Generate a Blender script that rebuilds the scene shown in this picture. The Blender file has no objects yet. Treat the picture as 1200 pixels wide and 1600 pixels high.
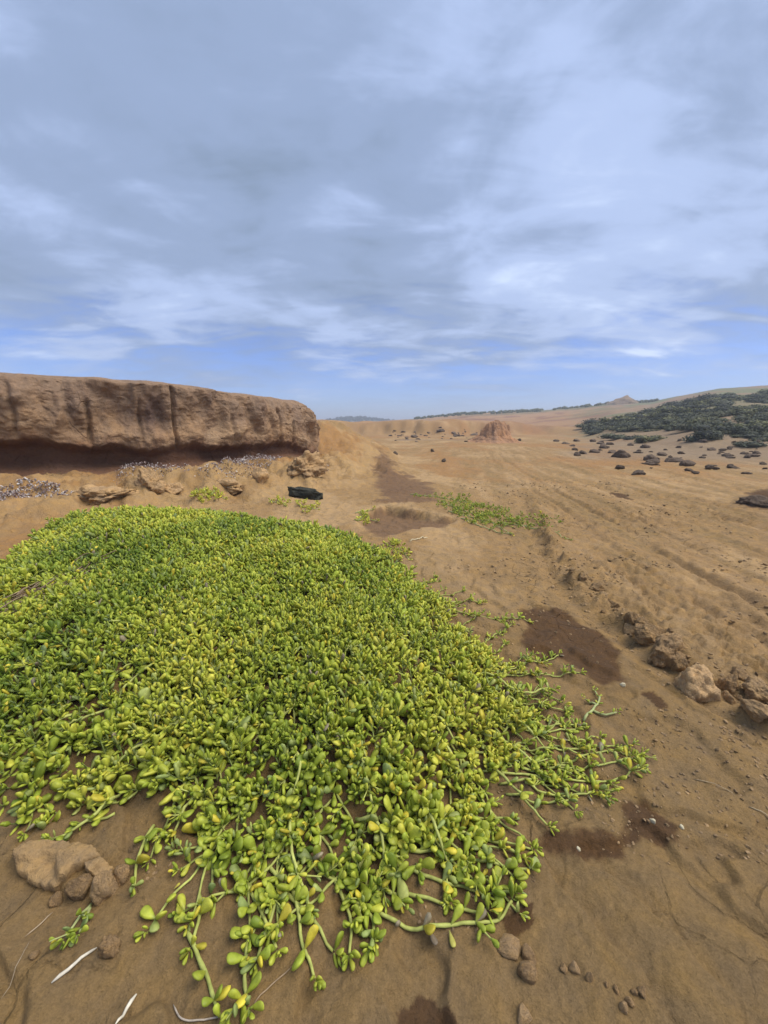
import bpy, math, random
import numpy as np
from mathutils import Vector, Matrix, Euler

random.seed(7); rng = np.random.default_rng(11)
scene = bpy.context.scene
col = scene.collection

# ------------------------------------------------------------------ camera
FPX = 601.0; PITCH = math.radians(12.7); CAMH = 1.0
cam_d = bpy.data.cameras.new('camera'); cam = bpy.data.objects.new('camera', cam_d); col.objects.link(cam)
cam.location = (0, 0, CAMH); cam.rotation_euler = (math.radians(90) - PITCH, 0, 0)
cam_d.sensor_fit = 'VERTICAL'; cam_d.sensor_height = 32.0; cam_d.lens = 32.0 * FPX / 1600.0
cam_d.clip_start = 0.02; cam_d.clip_end = 6000
scene.camera = cam
scene.render.resolution_x = 768; scene.render.resolution_y = 1024

# ------------------------------------------------------------------ light
SUN_EL = math.radians(60); SUN_AZ = math.radians(98)      # azimuth clockwise from +Y (camera looks +Y)
sun_d = bpy.data.lights.new('sun', 'SUN'); sun_d.energy = 1.5; sun_d.angle = math.radians(45)
sun_d.color = (1.0, 0.93, 0.82)
sun = bpy.data.objects.new('sun', sun_d); col.objects.link(sun)
sdir = Vector((math.sin(SUN_AZ)*math.cos(SUN_EL), math.cos(SUN_AZ)*math.cos(SUN_EL), math.sin(SUN_EL)))
sun.rotation_euler = sdir.to_track_quat('Z', 'Y').to_euler()
scene.view_settings.view_transform = 'Standard'; scene.view_settings.look = 'None'
scene.view_settings.gamma = 1.0; scene.view_settings.use_curve_mapping = False
scene.view_settings.exposure = 1.50

world = bpy.data.worlds.new('World'); scene.world = world; world.use_nodes = True
BX, BY, MX, MY = 9.04, 0.93, 25.97, 14.18
def build_world():
    nt = world.node_tree; N = nt.nodes; L = nt.links; N.clear()
    out = N.new('ShaderNodeOutputWorld')
    sky = N.new('ShaderNodeTexSky'); sky.sky_type = 'NISHITA'; sky.sun_disc = False
    sky.sun_elevation = SUN_EL; sky.sun_rotation = SUN_AZ; sky.ozone_density = 3.0; sky.dust_density = 0.3; sky.air_density = 1.0
    tint = N.new('ShaderNodeMixRGB'); tint.blend_type = 'MULTIPLY'; tint.inputs[0].default_value = 1
    tint.inputs[2].default_value = (0.60, 0.70, 1.10, 1)
    L.new(sky.outputs[0], tint.inputs[1])
    bg1 = N.new('ShaderNodeBackground'); bg1.inputs[1].default_value = 0.052; L.new(tint.outputs[0], bg1.inputs[0])
    tc = N.new('ShaderNodeTexCoord'); sep = N.new('ShaderNodeSeparateXYZ'); L.new(tc.outputs['Generated'], sep.inputs[0])
    def math_(op, a, b=None, clamp=False):
        m = N.new('ShaderNodeMath'); m.operation = op; m.use_clamp = clamp
        for i, v in enumerate((a, b)):
            if v is None: continue
            if isinstance(v, (int, float)): m.inputs[i].default_value = v
            else: L.new(v, m.inputs[i])
        return m.outputs[0]
    zc = math_('MAXIMUM', sep.outputs[2], 0.0)
    den = math_('ADD', zc, 0.16)
    u = math_('DIVIDE', sep.outputs[0], den); v = math_('DIVIDE', sep.outputs[1], den)
    def vec(su, sv, ou, ov):
        c = N.new('ShaderNodeCombineXYZ')
        L.new(math_('ADD', math_('MULTIPLY', u, su), ou), c.inputs[0]); L.new(math_('ADD', math_('MULTIPLY', v, sv), ov), c.inputs[1])
        return c.outputs[0]
    def noise(vecs, scale, detail, rough, dist=0.0):
        n = N.new('ShaderNodeTexNoise'); n.inputs['Scale'].default_value = scale; n.inputs['Detail'].default_value = detail
        n.inputs['Roughness'].default_value = rough; n.inputs['Distortion'].default_value = dist; L.new(vecs, n.inputs['Vector']); return n.outputs[0]
    def ramp(f, pts, interp='EASE'):
        r = N.new('ShaderNodeValToRGB'); r.color_ramp.interpolation = interp
        e = r.color_ramp.elements
        while len(e) < len(pts): e.new(0.5)
        for q, (p, c) in zip(e, pts): q.position = p; q.color = (c[0], c[1], c[2], 1) if isinstance(c, tuple) else (c, c, c, 1)
        L.new(f, r.inputs[0]); return r.outputs[0]
    big = noise(vec(1, 1, BX, BY), 0.55, 3, 0.5, 0.4)          # broad masses
    med = noise(vec(1, 1, MX, MY), 1.5, 7, 0.55, 0.25)         # billows
    fine = noise(vec(0.7, 1.5, 1.1, 9.4), 2.6, 9, 0.6, 0.6)      # streaky wisps
    mix1 = math_('ADD', math_('MULTIPLY', big, 0.55), math_('MULTIPLY', med, 0.45))
    shade = math_('ADD', math_('MULTIPLY', mix1, 0.8), math_('MULTIPLY', fine, 0.2))
    cloud_col = ramp(shade, [(0.36, (0.175, 0.240, 0.345)), (0.46, (0.250, 0.330, 0.50)), (0.545, (0.38, 0.48, 0.72)), (0.64, (0.60, 0.71, 0.94))])
    bg2 = N.new('ShaderNodeBackground'); L.new(cloud_col, bg2.inputs[0]); bg2.inputs[1].default_value = 0.455
    # cover: closed deck overhead, breaking up towards the horizon
    deck = ramp(zc, [(0.0, 0.02), (0.05, 0.10), (0.14, 0.34), (0.30, 0.80), (0.5, 1.0)], 'LINEAR')
    wisp = math_('ADD', math_('MULTIPLY', med, 0.45), math_('MULTIPLY', fine, 0.55))
    cover = ramp(math_('ADD', wisp, math_('MULTIPLY', math_('SUBTRACT', deck, 0.5), 0.42)), [(0.30, 0.0), (0.56, 1.0)])
    mx = N.new('ShaderNodeMixShader'); L.new(cover, mx.inputs[0]); L.new(bg1.outputs[0], mx.inputs[1]); L.new(bg2.outputs[0], mx.inputs[2])
    L.new(mx.outputs[0], out.inputs[0])
build_world()

# ------------------------------------------------------------------ helpers
CP, SP = math.cos(PITCH), math.sin(PITCH)
def ray(u, v):
    dx = (u - 600) / FPX; dy = (800 - v) / FPX
    return np.array([dx, CP + dy*SP, -SP + dy*CP])
def at(u, v, z=0.0):
    d = ray(u, v); t = (z - CAMH) / d[2]
    return np.array([d[0]*t, d[1]*t, z])
def at_depth(u, v, Y):
    d = ray(u, v); t = Y / d[1]
    return np.array([d[0]*t, Y, CAMH + d[2]*t])

def _perm(seed):
    r = np.random.RandomState(seed); p = r.permutation(256); return np.concatenate([p, p, p])
_PC = {}
def pn2(x, y, seed=0):
    if seed not in _PC: _PC[seed] = _perm(seed)
    p = _PC[seed]
    xi = np.floor(x).astype(np.int64); yi = np.floor(y).astype(np.int64); xf = x - xi; yf = y - yi
    xi &= 255; yi &= 255
    u = xf*xf*xf*(xf*(xf*6-15)+10); v = yf*yf*yf*(yf*(yf*6-15)+10)
    def g(ix, iy, fx, fy):
        a = p[p[ix] + iy] * (2*np.pi/256.0); return np.cos(a)*fx + np.sin(a)*fy
    x1 = (xi+1) & 255; y1 = (yi+1) & 255
    n0 = g(xi, yi, xf, yf)*(1-u) + g(x1, yi, xf-1, yf)*u
    n1 = g(xi, y1, xf, yf-1)*(1-u) + g(x1, y1, xf-1, yf-1)*u
    return (n0*(1-v) + n1*v) * 1.5
def fbm2(x, y, octs=4, seed=0, gain=0.5):
    s = 0; a = 1.0
    for o in range(octs):
        s = s + a*pn2(x, y, seed+o); x = x*2.03+7.1; y = y*2.03+3.3; a *= gain
    return s
def pn3(x, y, z, seed=0):
    if seed not in _PC: _PC[seed] = _perm(seed)
    p = _PC[seed]
    xi = np.floor(x).astype(np.int64); yi = np.floor(y).astype(np.int64); zi = np.floor(z).astype(np.int64)
    xf = x-xi; yf = y-yi; zf = z-zi
    f = lambda t: t*t*t*(t*(t*6-15)+10)
    u, v, w = f(xf), f(yf), f(zf)
    xi &= 255; yi &= 255; zi &= 255
    def g(ix, iy, iz, fx, fy, fz):
        h = p[p[p[ix & 255] + (iy & 255)] + (iz & 255)]
        ph = h*(2*np.pi/256.0); cz = (((h*37) & 255)/127.5 - 1.0); sz = np.sqrt(np.maximum(0, 1-cz*cz))
        return np.cos(ph)*sz*fx + np.sin(ph)*sz*fy + cz*fz
    r = 0
    for dz in (0, 1):
        for dy in (0, 1):
            for dx in (0, 1):
                wt = (u if dx else 1-u)*(v if dy else 1-v)*(w if dz else 1-w)
                r = r + wt*g(xi+dx, yi+dy, zi+dz, xf-dx, yf-dy, zf-dz)
    return r*1.5
def fbm3(x, y, z, octs=4, seed=0, gain=0.5):
    s = 0; a = 1.0
    for o in range(octs):
        s = s + a*pn3(x, y, z, seed+o); x = x*2.03+7.1; y = y*2.03+3.3; z = z*2.03+1.7; a *= gain
    return s
def sst(a, b, x):
    t = np.clip((x-a)/(b-a), 0, 1); return t*t*(3-2*t)
def seg_dist(x, y, pts, closed=False):
    pts = [np.asarray(q, float)[:2] for q in pts]
    if closed: pts = pts + [pts[0]]
    best = np.full(np.shape(x), 1e9)
    for a, b in zip(pts[:-1], pts[1:]):
        d = b-a; t = np.clip(((x-a[0])*d[0] + (y-a[1])*d[1])/(d@d + 1e-12), 0, 1)
        best = np.minimum(best, np.hypot(x-a[0]-t*d[0], y-a[1]-t*d[1]))
    return best
def inside(x, y, pts):
    r = np.zeros(np.shape(x), bool); n = len(pts)
    for i in range(n):
        x0, y0 = pts[i][0], pts[i][1]; x1, y1 = pts[(i+1) % n][0], pts[(i+1) % n][1]
        if y0 == y1: continue
        c = ((y0 > y) != (y1 > y)) & (x < (x1-x0)*(y-y0)/(y1-y0) + x0); r ^= c
    return r
def sdist(x, y, pts):                      # negative inside
    d = seg_dist(x, y, pts, True); return np.where(inside(x, y, pts), -d, d)
def smooth_path(pts, n):
    p = np.asarray(pts, float); k = len(p); P = np.vstack([2*p[0]-p[1], p, 2*p[-1]-p[-2]])
    t = np.linspace(0, k-1-1e-6, n); i = t.astype(int); f = (t-i)[:, None]
    a, b, c, d = P[i], P[i+1], P[i+2], P[i+3]
    return 0.5*((2*b) + (c-a)*f + (2*a-5*b+4*c-d)*f**2 + (3*b-a-3*c+d)*f**3)

def mesh_np(name, verts, faces, mat=None, colors=None, smooth=True, parent=None, quads=None):
    """verts (n,3); faces list of arrays with 3 or 4 columns"""
    me = bpy.data.meshes.new(name)
    if not isinstance(faces, list): faces = [faces]
    nv = len(verts); me.vertices.add(nv); me.vertices.foreach_set('co', np.ascontiguousarray(verts, np.float32).ravel())
    tot = sum(f.size for f in faces); nf = sum(len(f) for f in faces)
    me.loops.add(tot); me.polygons.add(nf)
    me.loops.foreach_set('vertex_index', np.concatenate([f.ravel() for f in faces]).astype(np.int32))
    lt = np.concatenate([np.full(len(f), f.shape[1], np.int32) for f in faces])
    ls = np.concatenate([[0], np.cumsum(lt)[:-1]]).astype(np.int32)
    me.polygons.foreach_set('loop_start', ls); me.polygons.foreach_set('loop_total', lt)
    me.polygons.foreach_set('use_smooth', np.full(nf, smooth))
    me.update(calc_edges=True); me.validate()
    if colors is not None:
        at_ = me.color_attributes.new('col', 'FLOAT_COLOR', 'POINT')
        c = np.ones((nv, 4), np.float32); c[:, :colors.shape[1]] = colors; at_.data.foreach_set('color', c.ravel())
    if mat: me.materials.append(mat)
    o = bpy.data.objects.new(name, me); col.objects.link(o)
    if parent: o.parent = parent
    return o
def tag(o, label, cat=None, group=None, kind=None):
    o['label'] = label
    if cat: o['category'] = cat
    if group: o['group'] = group
    if kind: o['kind'] = kind
    return o
def empty(name, loc):
    o = bpy.data.objects.new(name, None); col.objects.link(o); o.location = loc; o.empty_display_size = 0.1; return o
def grid_faces(nr, nc):
    i = np.arange(nr-1)[:, None]*nc + np.arange(nc-1)[None, :]
    return np.stack([i, i+1, i+nc+1, i+nc], -1).reshape(-1, 4)
def tube(path, r0, r1, sides=6):
    p = np.asarray(path, float); n = len(p); T = np.gradient(p, axis=0); T /= np.linalg.norm(T, axis=1)[:, None]+1e-9
    up = np.array([0, 0, 1.0]); A = np.cross(T, up); l = np.linalg.norm(A, axis=1)[:, None]; A = np.where(l > 1e-3, A/(l+1e-9), np.array([1.0, 0, 0])); B = np.cross(A, T)
    r = np.linspace(r0, r1, n) if np.isscalar(r0) else np.asarray(r0)
    th = np.arange(sides)*2*np.pi/sides
    V = p[:, None, :] + r[:, None, None]*(np.cos(th)[None, :, None]*A[:, None, :] + np.sin(th)[None, :, None]*B[:, None, :])
    V = V.reshape(-1, 3); F = []
    for i in range(n-1):
        for k in range(sides):
            k2 = (k+1) % sides; F.append((i*sides+k, i*sides+k2, (i+1)*sides+k2, (i+1)*sides+k))
    c0 = len(V); V = np.vstack([V, p[0], p[-1]]); T3 = []
    for k in range(sides):
        k2 = (k+1) % sides; T3.append((c0, k2, k)); T3.append((c0+1, (n-1)*sides+k, (n-1)*sides+k2))
    return V, [np.array(F), np.array(T3)]
def join_geo(parts):
    """parts: list of (V, [quads, tris]) -> V, [quads, tris]"""
    Vs = []; Q = []; T = []; o = 0
    for V, fs in parts:
        Vs.append(V)
        for f in fs:
            if len(f) == 0: continue
            (Q if f.shape[1] == 4 else T).append(f+o)
        o += len(V)
    fs = []
    if Q: fs.append(np.vstack(Q))
    if T: fs.append(np.vstack(T))
    return np.vstack(Vs), fs

# ------------------------------------------------------------------ materials
def new_mat(name):
    m = bpy.data.materials.new(name); m.use_nodes = True; nt = m.node_tree; b = nt.nodes['Principled BSDF']; return m, nt, b
def nd(nt, t, **kw):
    n = nt.nodes.new(t)
    for k, v in kw.items(): n.inputs[k].default_value = v
    return n
def earth_mat(name, use_attr=True, base=(0.3, 0.2, 0.1), fine=60, bump=0.5, bdist=0.01, contrast=0.35, rough=0.95, coarse=9, local=False):
    m, nt, b = new_mat(name); L = nt.links
    tc = nt.nodes.new('ShaderNodeTexCoord'); V = tc.outputs['Object']
    n1 = nd(nt, 'ShaderNodeTexNoise', Scale=fine, Detail=8, Roughness=0.65); L.new(V, n1.inputs['Vector'])
    n2 = nd(nt, 'ShaderNodeTexNoise', Scale=coarse, Detail=7, Roughness=0.6, Distortion=0.4); L.new(V, n2.inputs['Vector'])
    if use_attr:
        a = nt.nodes.new('ShaderNodeAttribute'); a.attribute_name = 'col'; src = a.outputs['Color']
    else:
        oi = nt.nodes.new('ShaderNodeObjectInfo')
        mr = nd(nt, 'ShaderNodeMapRange'); mr.inputs[3].default_value = 0.88; mr.inputs[4].default_value = 1.14; L.new(oi.outputs['Random'], mr.inputs[0])
        mm = nt.nodes.new('ShaderNodeMixRGB'); mm.blend_type = 'MULTIPLY'; mm.inputs[0].default_value = 1; mm.inputs[1].default_value = (*base, 1); L.new(mr.outputs[0], mm.inputs[2]); src = mm.outputs[0]
    ad = nt.nodes.new('ShaderNodeMath'); ad.operation = 'ADD'; L.new(n1.outputs[0], ad.inputs[0]); L.new(n2.outputs[0], ad.inputs[1])
    mr = nd(nt, 'ShaderNodeMapRange'); mr.inputs[1].default_value = 0.65; mr.inputs[2].default_value = 1.35; mr.inputs[3].default_value = 1-contrast; mr.inputs[4].default_value = 1+contrast
    L.new(ad.outputs[0], mr.inputs[0])
    mx = nt.nodes.new('ShaderNodeMixRGB'); mx.blend_type = 'MULTIPLY'; mx.inputs[0].default_value = 1; L.new(src, mx.inputs[1]); L.new(mr.outputs[0], mx.inputs[2])
    hs = nt.nodes.new('ShaderNodeHueSaturation'); L.new(mx.outputs[0], hs.inputs['Color'])
    mr2 = nd(nt, 'ShaderNodeMapRange'); mr2.inputs[1].default_value = 0.3; mr2.inputs[2].default_value = 0.7; mr2.inputs[3].default_value = 0.93; mr2.inputs[4].default_value = 1.07
    L.new(n2.outputs[0], mr2.inputs[0]); L.new(mr2.outputs[0], hs.inputs['Saturation'])
    L.new(hs.outputs[0], b.inputs['Base Color'])
    b.inputs['Roughness'].default_value = rough; b.inputs['Specular IOR Level'].default_value = 0.15
    bp = nd(nt, 'ShaderNodeBump', Strength=bump, Distance=bdist); L.new(n1.outputs[0], bp.inputs['Height'])
    bp2 = nd(nt, 'ShaderNodeBump', Strength=bump*0.8, Distance=bdist*4); L.new(n2.outputs[0], bp2.inputs['Height']); L.new(bp.outputs[0], bp2.inputs['Normal'])
    L.new(bp2.outputs[0], b.inputs['Normal'])
    return m
M_ground = earth_mat('ground_soil', fine=90, bump=0.7, bdist=0.006, contrast=0.26, coarse=13)
def crackle(m, scale, width, depth, mscale):
    nt = m.node_tree; L = nt.links; b = nt.nodes['Principled BSDF']; prev = b.inputs['Normal'].links[0].from_socket
    tc = nt.nodes.new('ShaderNodeTexCoord'); n = nd(nt, 'ShaderNodeTexNoise', Scale=scale*.7, Detail=5); L.new(tc.outputs['Object'], n.inputs['Vector'])
    ad = nt.nodes.new('ShaderNodeMixRGB'); ad.blend_type = 'ADD'; ad.inputs[0].default_value = .35/scale*3; L.new(tc.outputs['Object'], ad.inputs[1]); L.new(n.outputs['Color'], ad.inputs[2])
    v = nd(nt, 'ShaderNodeTexVoronoi', Scale=scale); v.feature = 'DISTANCE_TO_EDGE'; L.new(ad.outputs[0], v.inputs['Vector'])
    mr = nd(nt, 'ShaderNodeMapRange'); mr.inputs[2].default_value = width; mr.inputs[3].default_value = 0; mr.inputs[4].default_value = 1; L.new(v.outputs['Distance'], mr.inputs[0])
    k = nd(nt, 'ShaderNodeTexNoise', Scale=mscale, Detail=3); L.new(tc.outputs['Object'], k.inputs['Vector']); kr = nd(nt, 'ShaderNodeMapRange'); kr.inputs[1].default_value = .50; kr.inputs[2].default_value = .62; L.new(k.outputs[0], kr.inputs[0])
    mx = nt.nodes.new('ShaderNodeMixRGB'); mx.inputs[1].default_value = (1, 1, 1, 1); L.new(kr.outputs[0], mx.inputs[0]); L.new(mr.outputs[0], mx.inputs[2])
    bp = nd(nt, 'ShaderNodeBump', Strength=.8, Distance=depth); L.new(mx.outputs[0], bp.inputs['Height']); L.new(prev, bp.inputs['Normal'])
    g = nd(nt, 'ShaderNodeTexNoise', Scale=28, Detail=9, Roughness=.72); L.new(tc.outputs['Object'], g.inputs['Vector']); b2 = nd(nt, 'ShaderNodeBump', Strength=.7, Distance=.02); L.new(g.outputs[0], b2.inputs['Height']); L.new(bp.outputs[0], b2.inputs['Normal'])
    L.new(b2.outputs[0], b.inputs['Normal'])
    gr = nd(nt, 'ShaderNodeTexNoise', Scale=330, Detail=4, Roughness=.7); L.new(tc.outputs['Object'], gr.inputs['Vector']); gm = nd(nt, 'ShaderNodeMapRange'); gm.inputs[1].default_value = .3; gm.inputs[2].default_value = .7; gm.inputs[3].default_value = .80; gm.inputs[4].default_value = 1.2; L.new(gr.outputs[0], gm.inputs[0])
    src = b.inputs['Base Color'].links[0].from_socket; gx = nt.nodes.new('ShaderNodeMixRGB'); gx.blend_type = 'MULTIPLY'; gx.inputs[0].default_value = 1; L.new(src, gx.inputs[1]); L.new(gm.outputs[0], gx.inputs[2]); L.new(gx.outputs[0], b.inputs['Base Color'])
    b3 = nd(nt, 'ShaderNodeBump', Strength=.5, Distance=.0025); L.new(gr.outputs[0], b3.inputs['Height']); L.new(b2.outputs[0], b3.inputs['Normal']); L.new(b3.outputs[0], b.inputs['Normal'])
crackle(M_ground, 7.0, .035, .010, 1.3)
M_cliff = earth_mat('bank_earth', fine=26, bump=0.7, bdist=0.02, contrast=0.28, coarse=5)
crackle(M_cliff, 1.7, .022, .025, .9)
M_ledge = earth_mat('sandy_ledge', False, (0.33, 0.215, 0.10), fine=150, bump=0.8, bdist=0.006, contrast=0.3, coarse=26)
M_rock = earth_mat('crust_rock', False, (0.43, 0.275, 0.135), fine=16, bump=0.9, bdist=0.02, contrast=0.38, coarse=3.5)
M_slab = earth_mat('sandy_slab', False, (0.45, 0.295, 0.15), fine=22, bump=0.8, bdist=0.012, contrast=0.3, coarse=4)
M_lava = earth_mat('dark_rock', False, (0.135, 0.098, 0.070), fine=18, bump=0.8, bdist=0.03, contrast=0.4, coarse=4)
M_mesa = earth_mat('red_earth', False, (0.35, 0.195, 0.105), fine=6, bump=0.8, bdist=0.08, contrast=0.35, coarse=1.6)
def attr_mat(name, rough=0.45, spec=0.4, sss=0.0, noise_scale=40, contrast=0.2, trans=0.0):
    m, nt, b = new_mat(name); L = nt.links
    a = nt.nodes.new('ShaderNodeAttribute'); a.attribute_name = 'col'
    tc = nt.nodes.new('ShaderNodeTexCoord'); n = nd(nt, 'ShaderNodeTexNoise', Scale=noise_scale, Detail=4); L.new(tc.outputs['Object'], n.inputs['Vector'])
    mr = nd(nt, 'ShaderNodeMapRange'); mr.inputs[1].default_value = 0.3; mr.inputs[2].default_value = 0.7; mr.inputs[3].default_value = 1-contrast; mr.inputs[4].default_value = 1+contrast
    L.new(n.outputs[0], mr.inputs[0])
    mx = nt.nodes.new('ShaderNodeMixRGB'); mx.blend_type = 'MULTIPLY'; mx.inputs[0].default_value = 1; L.new(a.outputs['Color'], mx.inputs[1]); L.new(mr.outputs[0], mx.inputs[2])
    L.new(mx.outputs[0], b.inputs['Base Color']); b.inputs['Roughness'].default_value = rough; b.inputs['Specular IOR Level'].default_value = spec
    if sss > 0:
        b.inputs['Subsurface Weight'].default_value = sss; b.inputs['Subsurface Radius'].default_value = (0.006, 0.008, 0.002); b.inputs['Subsurface Scale'].default_value = 1.0
    if trans > 0:
        t = nt.nodes.new('ShaderNodeBsdfTranslucent'); L.new(mx.outputs[0], t.inputs[0]); ms = nt.nodes.new('ShaderNodeMixShader'); ms.inputs[0].default_value = trans
        L.new(b.outputs[0], ms.inputs[1]); L.new(t.outputs[0], ms.inputs[2]); L.new(ms.outputs[0], nt.nodes['Material Output'].inputs[0])
    return m
M_leaf = attr_mat('succulent_leaf', 0.46, 0.30, 0.0, 70, 0.26, 0.30)
M_stem = attr_mat('succulent_stem', 0.6, 0.15, 0, 60, 0.25)
M_twig = attr_mat('dry_twig', 0.8, 0.2, 0, 90, 0.25)
M_shrub = attr_mat('shrub_leaf', 0.7, 0.2, 0, 2.0, 0.3, 0.1)
def vary(m):
    nt = m.node_tree; L = nt.links; b = nt.nodes['Principled BSDF']; src = b.inputs['Base Color'].links[0].from_socket; oi = nt.nodes.new('ShaderNodeObjectInfo')
    rp = nt.nodes.new('ShaderNodeValToRGB'); e = rp.color_ramp.elements; e[0].color = (.62, .66, .70, 1); e[1].color = (1.9, 1.75, 1.1, 1); e.new(.5).color = (1, 1, 1, 1); L.new(oi.outputs['Random'], rp.inputs[0])
    mx = nt.nodes.new('ShaderNodeMixRGB'); mx.blend_type = 'MULTIPLY'; mx.inputs[0].default_value = 1; L.new(src, mx.inputs[1]); L.new(rp.outputs[0], mx.inputs[2]); L.new(mx.outputs[0], b.inputs['Base Color'])
vary(M_shrub)
M_gravel = attr_mat('shell_gravel', 0.75, 0.3, 0, 50, 0.2)

# ------------------------------------------------------------------ terrain shape
PATH = [(-15, 1.2), (-9.5, 3.0), (-5.4, 4.85), (-3.6, 6.0), (-2.62, 7.15), (-1.85, 8.4), (-1.5, 9.2), (-1.75, 10.2), (-2.9, 11.4), (-5.0, 12.6), (-9, 14)]
CLP = smooth_path(PATH, 80)                        # cliff foot line, open ground lies to its right
POLY_IN = [tuple(q) for q in CLP] + [(-60, 30), (-60, -10)]
MAT_PX = [(75, 815, .06), (120, 796, .12), (200, 790, .17), (330, 782, .22), (450, 795, .2), (540, 815, .15), (590, 850, .1), (630, 888, .05), (680, 932, .03), (725, 985, .02),
          (780, 1040, .02), (815, 1095, .02), (835, 1150, .02), (815, 1190, .02), (755, 1225, .02), (715, 1275, .02), (705, 1325, .02), (640, 1360, .02), (560, 1335, .02),
          (480, 1345, .02), (410, 1330, .02), (330, 1305, .02), (250, 1285, .02), (150, 1265, .02), (70, 1248, .02), (0, 1268, .02), (-250, 1240, .02), (-420, 1050, .05), (-160, 900, .05), (-20, 905, .05), (40, 850, .05)]
MATP = [tuple(at(u, v, z)[:2]) for u, v, z in MAT_PX]
RIDGE = [(1.42, 0.95), (1.36, 1.2), (1.30, 1.42), (1.27, 1.7), (1.24, 2.0), (1.28, 2.5), (1.5, 3.4), (1.9, 4.8), (2.6, 7)]
def road_x(x0, y): return x0 + 0.10*y + 0.004*y*y
DAMP = [[(815, 955), (870, 950), (920, 975), (965, 1005), (975, 1060), (940, 1072), (880, 1035), (820, 1005)],
        [(845, 1318), (870, 1298), (960, 1308), (985, 1290), (972, 1248), (1010, 1255), (1062, 1285), (1055, 1312), (1000, 1305), (960, 1342), (900, 1340)],
        [(620, 1575), (660, 1545), (700, 1570), (745, 1640), (620, 1640)],
        [(785, 1432), (832, 1412), (834, 1440), (800, 1462)],
        [(1000, 1085), (1020, 1085), (1045, 1108), (1030, 1112)],
        [(1165, 792), (1180, 770), (1240, 750), (1240, 790)], [(950, 768), (975, 772), (985, 780), (965, 778)]]
DAMPW = [[tuple(at(u, v)[:2]) for u, v in q] for q in DAMP]
RED = [[(598, 735), (640, 735), (688, 757), (670, 770), (600, 772), (588, 752)], [(590, 700), (612, 708), (632, 735), (610, 742), (592, 722)], [(560, 806), (600, 792), (650, 803), (708, 815), (690, 823), (640, 826), (600, 842), (570, 828)]]
REDW = [[tuple(at(u, v, z)[:2]) for u, v in q] for q, z in zip(RED, (.1, .3, 0.0))]
HOLLOW = REDW[2]
SKY_PX = [(-2500, 640), (-900, 640), (300, 652), (500, 660), (590, 658), (650, 654), (720, 647), (800, 643), (830, 642), (900, 636), (940, 631), (1000, 629), (1040, 619), (1100, 607), (1200, 601), (1500, 590), (3000, 600), (6000, 640)]
_sk = np.array(SKY_PX, float)
def ridge_R(a): return np.interp(a, [-1.5, -0.2, 0.2, 0.6, 1.0, 2], [170, 170, 150, 130, 110, 110])
def skyline_z(a, R):                                     # a = X/Y of a far direction
    u = 600 + a*FPX*CP/ CP**2 * 0.975
    v = np.interp(u, _sk[:, 0], _sk[:, 1])
    dy = (800-v)/FPX
    return CAMH + R*(-SP + dy*CP)/(CP + dy*SP)
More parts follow.
